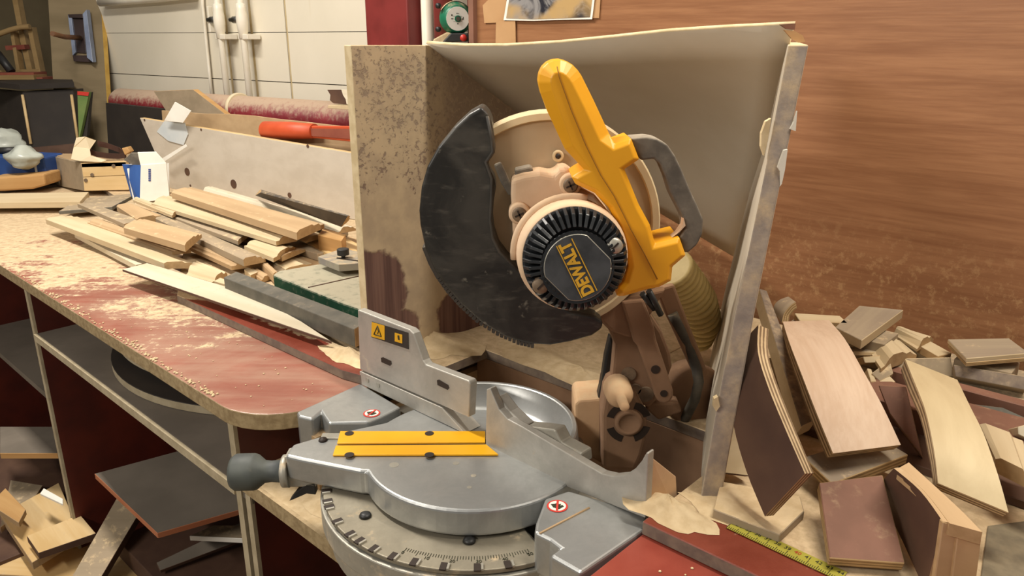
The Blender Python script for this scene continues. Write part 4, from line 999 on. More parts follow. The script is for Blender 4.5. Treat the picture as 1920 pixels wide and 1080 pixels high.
MB().lathe(pc0 + pdir * .002, pdir, [(0, 6 / k), (.003, 6 / k), (.003, 0)], 20, smooth=False).build('vent_screw', 'pump_green', pm)
MB().lathe(pc0 + pdir * .005, pdir, [(0, 4 / k), (.002, 4 / k), (.002, 0)], 16, smooth=False).build('vent_screw', 'steel', pm)
px_ = V((1, .25, 0)).normalized(); pz_ = pdir.cross(px_); pz_ = pz_ if pz_.z > 0 else -pz_
mb = MB()
for x, z, wd, h in ((-.018, .009, .003, .003), (-.017, 0, .005, .0015), (.017, .001, .0015, .006), (.0145, -.001, .001, .004), (0, -.013, .003, .002), (0, .0065, .020, .0003), (0, -.007, .020, .0003), (-.002, .0135, .004, .001), (.003, .0132, .002, .0008)):
    mb.box(pc0 + pdir * .0022 + px_ * x * .8 + pz_ * z * .9, px_ * wd * .55, pz_ * h * .55, pdir * .0003)
mb.build('plate_print', 'ink', pm)
MB().prism([on_Y(u, v, YP - .01) for u, v in ((845, 62), (877, 62), (882, 78), (828, 80))], (0, .06, 0)).build('terminal_box', 'black', pm, .003)
MB().lathe(on_Y(869, 71, YP - .012), (0, -1, 0), [(0, 6.5 / k), (.006, 6 / k), (.006, 0)], 14).build('speed_switch', 'red_knob', pm)
for u, v in ((823, 11), (823, 55)): MB().lathe(on_Y(u, v, YP + .01), (-.3, -1, 0), [(0, 5 / k), (.008, 5 / k), (.008, 0)], 10).build('flange_bolt', 'black', pm)
MB().lathe(on_Y(830, 0, YP + .05), Z_, [(-.16, .024), (.2, .024)], 16).build('pump_pipe', 'red_column', pm)
MB().prism([on_Y(u, v, YP + .0) for u, v in ((812, 74), (838, 60), (846, 62), (842, 80), (812, 82))], (0, .03, 0)).build('dust_cap', 'dust', pm, .003)
hs2 = on_b(897, 30, 1.40); MB().lathe(V((hs2.x, hs2.y, 1.2)), Z_, [(i * .008, .008 if i % 2 else .0065) for i in range(80)], 10).build('braided_hose', 'stick', None, label='thin brown ribbed hose right of the pump', cat='hose')
rp2 = on_b(886, 30, 1.44); MB().lathe(V((rp2.x, rp2.y, FZ)), Z_, [(0, .013), (2.0, .013)], 14).build('red_pipe', 'red_column', None, label='thin dark red pipe behind the ribbed hose', cat='pipe')
def wl(u, v, o): return on_b(u, v, WB - o)
po = empty('poster', wl(1030, 20, 0), 'curled collage print with white border taped to the wood wall', 'poster')
MB().prism([wl(u, v, .006) for u, v in ((944, 38), (960, -60), (1122, -60), (1110, 36), (1060, 37), (1000, 39))], N_ * .0006).build('white_border', 'white_paper', po)
MB().prism([wl(u, v, .0068) for u, v in ((949, 34), (964, -60), (1117, -60), (1106, 32), (1060, 34), (1000, 36))], N_ * .0006).build('print', 'poster', po)
MB().prism([wl(u, v, .003) for u, v in ((905, 10), (945, -30), (952, 20), (945, 42), (908, 43))], N_ * .001).build('kraft_tape', 'kraft', None, label='wide brown tape patch left of the poster', cat='tape')
MB().prism([wl(u, v, .0045) for u, v in ((930, 40), (966, 38), (967, 90), (929, 90))], N_ * .001).build('kraft_tape', 'kraft', None, label='brown tape strip hanging below the poster corner', cat='tape')
MB().prism([wl(u, v, .003) for u, v in ((1108, -10), (1126, -10), (1123, 34), (1107, 34))], N_ * .001).build('kraft_tape', 'kraft', None, label='brown tape piece at the poster right edge', cat='tape')
# ================================================================== offcut pile on the right of the bench
G2 = 'offcuts piled right of the hood'
PS = 'plywood offcut'
# back row against the wall
pb('plywood_square', [(1566, 613, .085), (1611, 573, .085), (1694, 581, .085), (1616, 638)], .014, 'ply_grey', 'mdf_pale', 'grey square board lying on top of the pile by the wall', PS, G2)
mo('moulding_offcut', [(1633, 640), (1655, 672), (1722, 648), (1690, 622)], .985, .020, CROWN, 'mdf_pale', 'mdf_edge', 'pale carved moulding end right under the grey square board', group=G2)
mo('moulding_offcut', [(1676, 612), (1722, 640), (1753, 622), (1700, 610)], .985, .016, CROWN, 'mdf_pale', 'mdf_edge', 'pale moulding with pointed end right of the grey square board', group=G2)
pb('pale_strip', [(1490, 587, .085), (1575, 592, .085), (1590, 606, .085), (1500, 602)], .010, 'mdf_pale', 'mdf_edge', 'pale flat strip lying at the wall behind the big curved strip', 'wood strip', G2)
curved('curved_strip', [(1450, 585, 1.10), (1452, 572, 1.105), (1462, 562, 1.11), (1478, 556, 1.115)], [(1466, 605, 1.06), (1470, 588, 1.065), (1482, 573, 1.07), (1492, 566, 1.075)], .010, 'ply_grey', 'ply_edge2', 'short curved offcut peeking out at the wall behind the stick', PS, G2)
pb('pale_board', [(1588, 650, 1.04), (1652, 654, 1.04), (1650, 660, 1.02), (1600, 659)], .006, 'mdf_grey', 'mdf_pale', 'thin board edge under the carved moulding end', 'board', G2)
pb('pale_block', [(1618, 669, 1.0), (1651, 666, 1.0), (1650, 680, .995), (1622, 681)], .03, 'mdf_pale', 'mdf_edge', 'small pale block right of the big curved strip', 'wood block', G2)
pb('pale_block', [(1634, 700, .97), (1668, 674, .985), (1675, 700, .965), (1650, 715)], .02, 'mdf_grey', 'mdf_pale', 'small greyish block in the middle of the pile', 'wood block', G2)
pb('pale_block', [(1646, 716, .955), (1668, 704, .965), (1680, 716, .955), (1660, 724)], .012, 'mdf_pale', 'mdf_edge', 'tiny pale chip between the two curved strips', 'wood block', G2)
pb('pale_block', [(1626, 690, .985), (1634, 692, .985), (1644, 716, .955), (1634, 716)], .012, 'mdf_pale', 'mdf_edge', 'tiny upright pale chip beside the big curved strip', 'wood block', G2)
pb('edge_board', [(1676, 672, 1.0), (1783, 670, 1.0), (1788, 706, .985), (1680, 700)], .05, 'mdf_grey', 'mdf_pale', 'upright grey board behind the right curved strip', 'board', G2)
pb('edge_board', [(1718, 644, 1.05), (1738, 636, 1.07), (1785, 662, 1.02), (1760, 668)], .012, 'mdf_pale', 'mdf_edge', 'short pale offcut left of the grey slab', 'board', G2)
pb('grey_slab', [(1777, 636, 1.02), (1892, 634, 1.02), (1930, 662, .965), (1812, 672)], .006, 'ply_grey', 'mdf_pale', 'grey slab lying on top at the right end of the pile, upper layer', PS, G2)
pb('grey_slab', [(1778, 643, 1.018), (1892, 641, 1.018), (1930, 670, .963), (1812, 680)], .006, 'ply_grey', 'ply_edge2', 'tan layer right under the grey slab', PS, G2)
pb('brown_board', [(1788, 684, .97), (1925, 706, .93), (1925, 732, .92), (1792, 706)], .06, 'grey_edge', 'mdf_grey', 'brown board edge under the grey slab', 'board', G2)
pb('grey_batten', [(1822, 757, .90), (1925, 769, .88), (1925, 784, .87), (1828, 771)], .08, 'charcoal', 'mdf_grey', 'bluish-grey batten under the brown board', 'board', G2)
mo('moulding_offcut', [(1838, 790), (1868, 855), (1960, 900), (1940, 828)], .985, .018, STEP, 'mdf_pale', 'mdf_edge', 'yellowish moulding at the far right edge', group=G2)
pb('pale_block', [(1909, 800, .80), (1928, 795, .80), (1930, 825, .79), (1910, 815)], .03, 'mdf_white', 'mdf_pale', 'white block at the right edge of the picture', 'wood block', G2)
pb('pale_board', [(1868, 880, .80), (1930, 905, .78), (1930, 960, .74), (1880, 925)], .02, 'mdf_grey', 'mdf_edge', 'dusty board under the yellowish moulding at the right', 'board', G2)
# middle
pb('purple_board', [(1647, 722, .07), (1699, 725, .075), (1730, 858, .015), (1668, 775)], .012, 'purple_brown', 'brown_cast', 'purple-brown board wedged between the two curved strips', PS, G2)
curved('curved_strip', [(1468, 603, .105), (1479, 639, .116), (1505, 707, .107), (1533, 779, .085), (1562, 850, .058)], [(1554, 600, .10), (1583, 634, .112), (1616, 691, .105), (1653, 758, .085), (1689, 834, .058)], .014, 'ply_pink', 'ply_edge', 'large pinkish curved plywood strip in the middle of the pile', PS, G2)
pb('wood_stick', [(1424, 541, 1.09), (1438, 545, 1.09), (1532, 786, .83), (1503, 800)], .02, 'grey_edge', 'mdf_pale', 'square stick leaning on the pile beside the slanted hood board', 'stick', G2)
pb('grey_plywood', [(1507, 857, .034), (1560, 907, .03), (1703, 852, .036), (1640, 815)], .013, 'ply_grey', 'ply_edge2', 'grey plywood under the big pinkish curved strip', PS, G2)
curved('curved_strip', [(1697, 673, .10), (1715, 717, .112), (1735, 769, .108), (1751, 841, .092), (1759, 906, .07)], [(1795, 712, .095), (1820, 764, .105), (1845, 815, .10), (1872, 893, .08), (1891, 961, .056)], .016, 'ply_pale', 'ply_edge', 'pale curved plywood strip on the right of the pile', PS, G2)
# left front: dark curved strip standing beside the slanted board
curved('curved_strip', [(1404, 628, .13), (1372, 735, .105), (1376, 800, .08), (1400, 885, .05), (1434, 968, .022)], [(1422, 609, .17), (1421, 660, .165), (1440, 725, .145), (1474, 808, .115), (1509, 888, .085)], .012, 'dark_brown', 'ply_edge', 'dark-faced curved strip leaning beside the slanted hood board', PS, G2)
curved('curved_strip', [(1432, 670, .97), (1440, 730, .92), (1462, 790, .87), (1480, 830, .84)], [(1452, 672, .975), (1466, 730, .925), (1482, 790, .875), (1500, 830, .845)], .014, 'mdf_pale', 'ply_edge2', 'pale curved offcut standing behind the dark-faced strip', PS, G2)
pb('pale_board', [(1362, 800, .06), (1382, 798, .06), (1406, 893, .012), (1350, 886)], .012, 'mdf_pale', 'dark_brown', 'pale offcut between slanted board and dark-faced strip', 'board', G2)
# front
mb_p = [on_z(u, v, .9265) for u, v in ((1352, 902), (1500, 930), (1508, 958), (1462, 1003), (1338, 955))]
board('flat_board', mb_p, .010, 'dust', 'mdf_grey', 'dust-covered flat board under the dark-faced curved strip', 'board', G2)
pb('dark_board', [(1536, 905, .045), (1655, 890, .05), (1697, 1056, .016), (1556, 1046)], .012, 'purple_brown', 'ply_edge2', 'dark brown panel sloping to the front of the pile', PS, G2)
curved('curved_board', [(1642, 915, .01), (1690, 1010, .006), (1735, 1110, .004)], [(1676, 878, .085), (1725, 920, .085), (1768, 978, .085)], .006, 'dark_brown', 'mdf', 'dark-faced curved board standing on edge at the front right', PS, G2)
curved('curved_board', [(1684, 878, .0855), (1734, 922, .0855), (1780, 981, .0855)], [(1704, 867, .0855), (1795, 950, .0855), (1842, 998, .0855)], .012, 'mdf', 'mdf_edge', 'tan backing layer of the dark curved board at the front right', PS, G2)
YE = on_z(1768, 978, DK + .085).y - .001
pb('end_block', [(1768, 979, YE), (1798, 984, YE), (1785, 1090, YE), (1752, 1090)], .006, 'mdf', 'mdf_edge', 'left end layer of the dark curved board, front right', 'wood block', G2)
pb('end_block', [(1798, 984, YE - .003), (1842, 999, YE - .002), (1830, 1095, YE - .002), (1784, 1095)], .008, 'mdf', 'mdf_edge', 'right end layer of the dark curved board, front right', 'wood block', G2)
pl = [on_z(u, v, .9185) for u, v in ((1852, 985), (1930, 975), (1990, 1100), (1835, 1110))]
board('spattered_board', pl, .002, 'paint', 'mdf_grey', 'paint-spattered scrap board at the lower right corner', 'board', G2)
def fillb(a0, a1, b0, b1, z, h, mat, label):
    MB().bbox(a0, a1, b0, b1, z, z + h).build('board_offcut', [mat], None, .001, 1, frame(B((a0 + a1) / 2, (b0 + b1) / 2, z), E_, Z_), label, 'board', G2)
fillb(-.34, .10, 1.10, 1.24, .9165, .03, 'mdf_grey', 'dark board at the bottom of the pile along the wall')
fillb(-.30, .02, .98, 1.05, .9165, .04, 'purple_brown', 'brown board at the bottom of the pile in front of the wall')
fillb(-.345, -.06, .90, 1.06, .9165, .010, 'dark_brown', 'dark brown board under the big pinkish curved strip, also standing in for shade in the gaps')  # brown board, its dark colour also painted shade between the pieces
fillb(-.05, .25, .86, 1.08, .9165, .010, 'dark_brown', 'dark sheet added to stand in for shade under the pale curved strip')  # added dark sheet that paints shade onto the deck below the pile
fillb(-.30, .30, 1.075, 1.095, .9165, .045, 'purple_brown', 'brown batten standing in front of the wall under the pile')
def prop(u, v, h, th, ra, rb, label):           # block that carries a piece lying higher up in the pile
    c = on_z(u, v, DK + h); z1 = DK + h - th - .001
    MB().prism([V((c.x, c.y, DK + .0006)) + E_ * x * ra + N_ * y * rb for x, y in ((-1, -1), (1, -1), (1, 1), (-1, 1))], (0, 0, z1 - DK - .0006)).build('wood_block', 'mdf_grey', None, .001, label=label, cat='wood block', group=G2)
prop(1628, 606, .085, .014, .035, .030, 'grey block just under the grey square board')
prop(1540, 596, .085, .010, .040, .012, 'grey block just under the pale flat strip at the wall')
prop(1690, 645, .069, .022, .030, .018, 'grey block under the carved moulding end')
prop(1716, 622, .069, .018, .030, .018, 'grey block under the moulding with pointed end')
prop(1855, 655, on_Y(1855, 655, .99).z - DK, .016, .035, .025, 'grey block under the right end slab')
# tape measure blade along the deck
tA, tB = on_z(1362, 990, .9172), on_z(1575, 1090, .9172); td_ = (tB - tA).normalized(); tn = Z_.cross(td_)
tm = empty('measuring_tape', tA.lerp(tB, .5), 'yellow-green measuring tape strip stuck along the bench edge', 'measuring tape')
MB().prism([tA, tB, tB + tn * .017, tA + tn * .017], (0, 0, .0006)).build('tape_strip', 'tape_yellow', tm)
mk = MB()
L_ = (tB - tA).length
for i in range(int(L_ / .0021)):
    p = tA + td_ * (i * .0021) + Z_ * .0008; h = .008 if i % 10 == 0 else (.006 if i % 5 == 0 else .0035)
    mk.box(p + tn * h / 2, td_ * .00025, tn * h / 2, Z_ * .0002)
mk.build('tape_marks', 'ink', tm)
t40 = (on_z(1482, 1052, .9172) - tA).dot(td_)
for i in range(-8, 9):
    p = tA + td_ * (t40 + i * .0105) + tn * .0115 + Z_ * .0007
    if not .004 < (p - tA).dot(td_) < L_ - .004: continue
    text(tm, str(40 + i), .0068, 'red_ink' if i == 0 else 'ink', p, td_, tn, name='tape_numeral')

# ================================================================== sawdust heaps
def heap(name, cpt, ra, rb, h, label, n=26, seed=1, mat='dust'):
    rnd = random.Random(seed); mb = MB(); vs = []; fs = []
    ph = [rnd.uniform(0, 6.28) for _ in range(5)]
    for j in range(9):
        r = j / 8
        for i in range(n):
            t = 2 * math.pi * i / n; wob = 1 + .16 * math.sin(2 * t + ph[0]) + .10 * math.sin(5 * t + ph[1]) + .05 * math.sin(9 * t + ph[2])
            z = h * (1 - r) ** 1.3 * (1 + .25 * math.sin(3 * t + ph[3]) * r + rnd.uniform(-.1, .1))
            vs.append(cpt + E_ * (ra * r * wob * math.cos(t)) + N_ * (rb * r * wob * math.sin(t)) + Z_ * max(z, .0004))
    for j in range(8):
        for i in range(n): k = (i + 1) % n; fs.append([j * n + i, (j + 1) * n + i, (j + 1) * n + k, j * n + k])
    mb.add(vs, fs, 0, True); o = mb.build(name, mat, None, label=label, cat='sawdust', kind='stuff'); return o
heap('sawdust_heap', on_z(800, 640, DK), .10, .07, .022, 'sawdust drift at the foot of the hood side board', seed=2)
heap('sawdust_heap', B(-.965, .655, DK), .06, .03, .016, 'crumbly sawdust heap beside the sliding fence', seed=3)
heap('sawdust_heap', on_z(1250, 958, DK), .05, .03, .02, 'sawdust heap at the foot of the slanted board', seed=4)
heap('sawdust_heap', on_z(1365, 965, DK), .06, .018, .004, 'sawdust drift beside the measuring tape', seed=5)
heap('sawdust_heap', B(-.80, .505, .790), .06, .03, .012, 'sawdust lying under the saw arm', seed=6)
heap('sawdust_heap', on_z(1090, 700, DK), .16, .05, .010, 'sawdust film on the deck behind the saw', seed=7)
rnd = random.Random(11); mb = MB()
for i in range(230):
    f = rnd.random() ** .8; a = -1.95 + f * .93; b = .449 + abs(rnd.gauss(0, .006)); s_ = rnd.uniform(.0008, .0028)
    c = B(a, b, BT + .0006); mb.lathe(c, Z_, [(0, s_), (s_ * .5, s_ * .7), (s_ * .7, 0)], 6, smooth=False)
for i in range(60):
    a = rnd.uniform(-1.5, -.92); b = rnd.uniform(.48, .6); s_ = rnd.uniform(.0006, .002)
    mb.lathe(B(a, b, BT + .0002), Z_, [(0, s_), (s_ * .4, s_ * .7), (s_ * .5, 0)], 6, smooth=False)
for i in range(25):
    a = rnd.uniform(-.36, -.2); b = rnd.uniform(.47, .6); s_ = rnd.uniform(.001, .003)
    mb.lathe(B(a, b, BT + .0002), Z_, [(0, s_), (s_ * .4, s_ * .7), (s_ * .5, 0)], 6, smooth=False)
mb.build('sawdust_crumbs', 'dust', None, label='loose sawdust crumbs scattered along the bench edge', cat='sawdust', kind='stuff')

# ================================================================== under the bench
for zz, ca, cb, rr, lab in ((.769, -1.43, .885, .41, 'lower half-round dark board lying on the bench shelf'), (.800, -1.47, .90, .395, 'upper half-round dark board lying on the bench shelf')):
    pts = [(ca + rr * math.cos(R(t)), cb + rr * math.sin(R(t))) for t in range(155, 386, 4)]
    o = MB().prism([B(a, b, zz) for a, b in pts], (0, 0, .016), 0, 1).build('round_board', ['cabinet_black', 'pale_edge'], None, .001, 1, label=lab, cat='round board', group='half-round boards on the bench shelf')
MB().bbox(-1.45, -1.39, .86, .92, .785, .800).build('packing_block', 'dark_brown', None, label='packing block between the two half-round boards', cat='wood block')
def fz(u, v, z): return on_z(u, v, z)
G3 = 'boards dumped under the bench'
def fb(name, px, z, th, face, edge, label):
    P = [on_z(q[0], q[1], z if len(q) < 3 else q[2]) for q in px]; return board(name, P, th, face, edge, label, 'board', G3)
fb('leaning_board', [(177, 888, .50), (295, 1000, .44), (470, 950, .44), (360, 840, .50)], .47, .016, 'grey_shelf', 'orange_end', 'grey-faced board with reddish edge propped under the bench shelf')
fb('scrap_board', [(0, 965), (60, 1055), (150, 1000), (110, 905)], .25, .02, 'pine_pale', 'mdf', 'pale board on the floor at the lower left, below the upright')
fb('scrap_board', [(-30, 1075), (135, 1085), (200, 1000), (40, 985)], .20, .02, 'pine_pale', 'mdf', 'pale yellowish board lying lowest at the left corner')
fb('scrap_board', [(50, 1005, .285), (72, 1037, .28), (180, 1000, .28), (150, 965, .285)], .28, .018, 'pine_pale', 'dark_brown', 'short pale plank with dark edge on top of the floor boards')
fb('scrap_board', [(-20, 945, .30), (35, 980, .30), (48, 955, .30), (10, 915, .30)], .30, .015, 'pine', 'mdf', 'small yellowish offcut at the left picture edge')
fb('scrap_board', [(130, 1090, .27), (185, 1090, .27), (262, 960, .33), (225, 930, .34)], .3, .02, 'mdf_grey', 'dark_brown', 'narrow plank slanting back under the bench')
fb('scrap_board', [(180, 1090), (300, 1090), (300, 1030), (205, 1045)], .22, .02, 'pine_pale', 'mdf', 'pale board between the slanting plank and the upright')
fb('scrap_board', [(293, 1055, .30), (300, 1070, .29), (460, 1010, .30), (450, 985, .31)], .3, .012, 'grey_shelf', 'dark_brown', 'dim grey board under the propped board')
fb('scrap_board', [(355, 1005, .36), (460, 1010, .36), (460, 985, .36), (400, 985, .36)], .36, .012, 'mdf_grey', 'white_paper', 'thin board with white edge behind the propped board')
fb('scrap_board', [(0, 850, .37), (108, 850, .37), (100, 800, .37), (0, 800, .37)], .37, .016, 'grey_shelf', 'pine', 'dim board on the floor left of the bench upright')
fb('scrap_board', [(0, 990, .24), (60, 940, .24), (80, 910, .24), (20, 900, .24)], .24, .016, 'mdf_grey', 'mdf', 'dusty board leaning left of the bench upright')
fb('scrap_board', [(75, 925, .33), (118, 945, .33), (118, 935, .33), (82, 915, .33)], .33, .006, 'white_paper', 'white_paper', 'thin white strip beside the bench upright')
fb('scrap_board', [(400, 1090, .24), (470, 1090, .24), (470, 1060, .24), (420, 1060, .24)], .24, .015, 'mdf_grey', 'mdf', 'dim board on the floor before the double upright')
MB().bbox(-1.75, -1.05, .5, 1.1, FZ, .27).build('scrap_crate', 'dark_brown', None, .002, label='low dark crate under the propped board', cat='crate')
MB().bbox(-2.6, -1.95, .25, 1.0, FZ, .21).build('scrap_crate', 'dark_brown', None, .002, label='low dark crate under the floor boards at the left', cat='crate')

# ================================================================== dim corner on the far left
# side table with clutter
st_ = empty('side_table', B(-3.6, .8, FZ), 'grey dusty table at the far left end of the bench', 'table')
MB().bbox(-4.3, -3.02, .1, 1.3, .875, .905).build('tabletop', 'grey_shelf', st_, .002)
for a, b in ((-4.25, .15), (-3.07, .15), (-4.25, 1.25), (-3.07, 1.25)): MB().bbox(a - .03, a + .03, b - .03, b + .03, FZ, .875).build('leg', 'dark_red', st_)
fbx = lambda nm, px, z, th, f, e, lab, cat: board(nm, [on_z(u, v, z) for u, v in px], th, f, e, lab, cat)
fbx('pale_plank', [(-30, 380), (150, 378), (166, 360), (-30, 363)], .935, .018, 'mdf_pale', 'mdf_pale', 'pale plank lying across the left end of the bench', 'plank')
fbx('grey_board', [(110, 396), (210, 388), (258, 362), (150, 372)], .925, .010, 'mdf_grey', 'charcoal', 'grey board lying between the pale plank and the heap', 'board')
YC = on_z(150, 358, .918).y
cr = empty('wooden_crate', on_Y(165, 357, YC), 'low wooden crate with screws on the table, left of the white box', 'crate')
MB().prism([on_Y(u, v, YC) for u, v in ((152, 306), (236, 303), (240, 328), (156, 332))], (0, .02, 0)).build('front_plank', 'pine_pale', cr, .001)
MB().prism([on_Y(u, v, YC) for u, v in ((156, 333), (240, 329), (242, 356), (158, 358))], (0, .02, 0)).build('front_plank', 'pine_pale', cr, .001)
MB().prism([on_Y(152, 306, YC), on_Y(158, 358, YC), on_Y(92, 345, YC + .25), on_Y(88, 290, YC + .25)], (.02, .005, 0)).build('side_plank', 'mdf_grey', cr, .001)
MB().prism([on_Y(152, 307, YC), on_Y(236, 304, YC), on_Y(245, 288, YC + .25), on_Y(95, 288, YC + .25)], (0, 0, -.012)).build('lid', 'mdf', cr)
for u, v in ((173, 328), (213, 311), (161, 338)): disc(MB(), on_Y(u, v, YC - .001), (0, -1, 0), .006, .002).build('screw', 'screw', cr)
# paper roll and strap on the crate
MB().add([on_Y(u, v, y) for u, v, y in ((143, 258, YC + .05), (160, 256, YC + .04), (180, 263, YC + .07), (168, 280, YC + .03), (170, 292, YC + .0), (200, 300, YC - .005), (190, 304, YC - .01), (150, 302, YC), (133, 298, YC + .02), (138, 276, YC + .04))], [[0, 1, 2, 3, 9], [9, 3, 4, 7, 8], [4, 5, 6, 7]]).build('sandpaper_sheet', 'cream_band', None, label='curled pale paper lying on the wooden crate', cat='paper').modifiers.new('t', 'SOLIDIFY').thickness = .002
mb = MB(); sp0 = [(163, 278), (180, 284), (200, 287), (220, 288), (234, 286), (222, 276), (200, 268), (182, 264)]
pp = [on_Y(u, v, YC + .06 + (.06 if i > 4 else 0)) for i, (u, v) in enumerate(sp0)]
for i in range(len(pp) - 1): mb.add([pp[i], pp[i + 1], pp[i + 1] - Z_ * .018, pp[i] - Z_ * .018], [[0, 1, 2, 3]])
mb.build('leather_strap', 'leather', None, label='dark brown looped strap on the wooden crate', cat='strap').modifiers.new('t', 'SOLIDIFY').thickness = .003
MB().prism([on_Y(u, v, YC + .05) for u, v in ((228, 278), (238, 276), (244, 285), (234, 291))], (0, .03, 0)).build('wood_block', 'pine', None, .002, label='small orange wood block behind the white box', cat='wood block')
# blue bin, wood chunk, bag, black cabinet
YB2 = on_z(50, 350, .92).y
bn_ = empty('blue_bin', on_Y(40, 350, YB2), 'dark blue plastic bin at the left edge behind the wood chunk', 'bin')
MB().prism([on_Y(u, v, YB2 + .05) for u, v in ((-20, 292), (82, 296), (92, 340), (-20, 345))], (0, .12, 0)).build('bin_body', 'blue_dark', bn_, .006)
MB().prism([on_Y(u, v, YB2 + .045) for u, v in ((62, 300), (65, 300), (70, 328), (67, 328))], (0, .01, 0)).build('bin_latch', 'tape', bn_)
MB().prism([on_Y(u, v, YB2 - .02) for u, v in ((-20, 333), (30, 330), (82, 326), (85, 348), (60, 355), (-20, 360))], (0, .10, 0)).build('wood_chunk', ['pine'], None, .006, label='rough orange-toned wood chunk at the left edge', cat='wood block')
def blob(name, u, v, Y, rx, rz, mat, label, cat, seed):
    rnd = random.Random(seed); bm = bmesh.new(); bmesh.ops.create_icosphere(bm, subdivisions=3, radius=1)
    c = on_Y(u, v, Y); mb = MB()
    ph = [rnd.uniform(0, 6) for _ in range(6)]
    vs = [c + V((p.co.x * rx, p.co.y * rx * .8, p.co.z * rz)) * (1 + .12 * math.sin(5 * p.co.x + ph[0]) + .10 * math.sin(7 * p.co.z + ph[1]) + .08 * math.sin(9 * p.co.y + ph[2])) for p in bm.verts]
    fs = [[q.index for q in f.verts] for f in bm.faces]; bm.free()
    mb.add(vs, fs, 0, True); return mb.build(name, mat, None, label=label, cat=cat)
blob('plastic_bag', 8, 268, YB2 + .30, .075, .05, 'plastic_bag', 'crumpled clear plastic bag at the left edge by the black cabinet', 'bag', 3)
blob('plastic_bag', 45, 295, YB2 + .02, .06, .035, 'plastic_bag', 'crumpled clear plastic bag draped over the blue bin', 'bag', 4)
MB().tube([on_Y(-10, 283, YB2 + .1), on_Y(28, 282, YB2 + .1)], .012, 8).build('tool_handle', 'black', None, label='black tool handle left of the crate', cat='tool')
TC = 3.2
cb_ = empty('black_cabinet', on_t(60, 285, TC), 'black cabinet with pale vertical edges in the far left corner', 'cabinet')
MB().prism([on_t(u, v, TC) for u, v in ((42, 172), (137, 168), (148, 272), (58, 276))], (0, .08, 0)).build('front', 'cabinet_black', cb_)
MB().prism([on_t(-30, 165, TC + .25), on_t(42, 172, TC), on_t(58, 276, TC), on_t(-30, 285, TC + .25)], (0, .02, 0)).build('side', 'cabinet_black', cb_)
MB().prism([on_t(-20, 162, TC + .02), on_t(38, 168, TC - .02), on_t(140, 164, TC - .02), on_t(137, 158, TC + .12), on_t(-20, 155, TC + .3)], (0, 0, .02)).build('top', 'cabinet_black', cb_)
for x0, x1 in ((42, 58), (134, 147)): MB().tube([on_t(x0, 178, TC - .01), on_t(x1, 270, TC - .01)], .006, 6).build('edge_strip', 'pine_pale', cb_)
MB().prism([on_t(u, v, TC) for u, v in ((-30, 285), (150, 268), (156, 303), (-30, 303))], (0, .08, 0)).build('cabinet_plinth', 'dark_brown', cb_)
TPt = 3.36
MB().prism([on_t(u, v, TPt) for u, v in ((88, -40), (186, -40), (205, 262), (206, 330), (110, 330))], (.01, .018, 0), 0, 1).build('plywood_partition', ['partition', 'partition_edge'], None, label='grey plywood partition at the left end of the white wall', cat='partition')
mf = empty('picture_frame', on_t(150, 118, TPt - .03), 'empty dark frame with blue-grey edge hung on the partition', 'frame')
mk_ = lambda px, m, nm, t=.02, d=.025: MB().prism([on_t(u, v, TPt - t) for u, v in px], (0, d, 0)).build(nm, m, mf, .001)
mk_([(155, 26), (162, 18), (174, 117), (163, 108)], 'mirror_frame', 'frame_rail', .045, .03)
mk_([(127, 27), (155, 26), (155, 34), (129, 33)], 'mirror_dark', 'frame_rail')
mk_([(127, 27), (134, 33), (142, 98), (136, 104)], 'mirror_frame', 'frame_rail', .018)
mk_([(136, 104), (163, 104), (172, 117), (138, 115)], 'mirror_dark', 'frame_rail')
mk_([(134, 33), (156, 33), (161, 100), (141, 98)], 'mirror_dark', 'frame_panel', .008, .005)
MB().tube([on_t(98, 63, TPt - .25), on_t(120, 69, TPt - .15), on_t(150, 71, TPt - .02)], .010, 8).build('wooden_peg', 'stick', None, label='brown wooden peg sticking out through the empty frame', cat='peg')
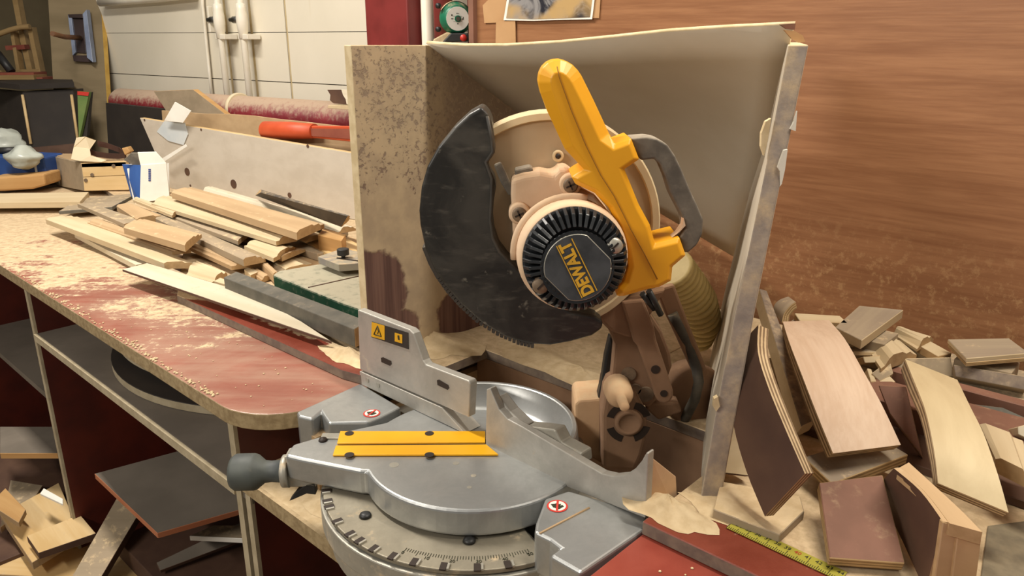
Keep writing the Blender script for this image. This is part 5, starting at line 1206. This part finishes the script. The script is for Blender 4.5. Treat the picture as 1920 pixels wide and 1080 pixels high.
MB().prism([on_t(u, v, TC - .03) for u, v in ((145, 171), (167, 173), (152, 245), (148, 262))], (0, .02, 0)).build('printed_card', ['label_green'], None, label='dim green printed card beside the black cabinet', cat='card')
MB().prism([on_t(u, v, TC - .034) for u, v in ((145, 171), (167, 173), (165, 180), (145, 178))], (0, .003, 0)).build('card_tab', ['red_knob'], None, label='red strip at the top of the green card', cat='card')
MB().prism([on_t(u, v, TC - .005) for u, v in ((148, 262), (154, 240), (170, 173), (163, 255))], (0, .02, 0)).build('black_slab', ['cabinet_black'], None, label='thin black slab behind the green card', cat='board')
# timber rack above the cabinet
TR = 3.55
rk = empty('timber_rack', on_t(30, 155, TR), 'rough timber frame standing above the black cabinet', 'rack')
def bar(p, q, wd, m='timber', par=rk, t=TR, nm='timber_bar'):
    P, Q = on_t(*p, t), on_t(*q, t); d = (Q - P).normalized(); s = d.cross(V((0, 1, 0))).normalized()
    return MB().prism([P - s * wd, Q - s * wd, Q + s * wd, P + s * wd], (0, .04, 0)).build(nm, m, par)
bar((26, -10), (38, 55), .012); bar((55, 52), (72, 135), .010); bar((38, 55), (56, 135), .013, t=TR + .03); bar((22, 60), (34, 135), .008)
bar((10, 90), (46, 88), .010, 'red_plank'); bar((0, 135), (72, 133), .008)
cvx = [(-20, 75), (0, 63), (20, 56), (40, 51), (56, 50)]
MB().tube([on_t(u, v, TR - .03) for u, v in cvx], .012, 8).build('bent_rail', 'timber', rk)
MB().tube([on_t(-5, 100, TR - .08), on_t(22, 135, TR - .08)], .018, 8).build('dark_rod', 'black', None, label='dark rod leaning in the timber frame', cat='rod')
for i, (v, m_, lab) in enumerate(((140, 'red_plank', 'upper red-brown plank lying on the black cabinet'), (149, 'red_plank', 'lower red-brown plank lying on the black cabinet'), (145, 'timber', 'pale slat between the red-brown planks'))):
    P, Q = on_t(-20, v, TR - .1 - i * .02), on_t(76 if i != 1 else 92, v - 1, TR - .1 - i * .02)
    MB().box(P.lerp(Q, .5), (Q - P) / 2, (0, .05, 0), (0, 0, .009)).build('plank', m_, None, label=lab, cat='plank')
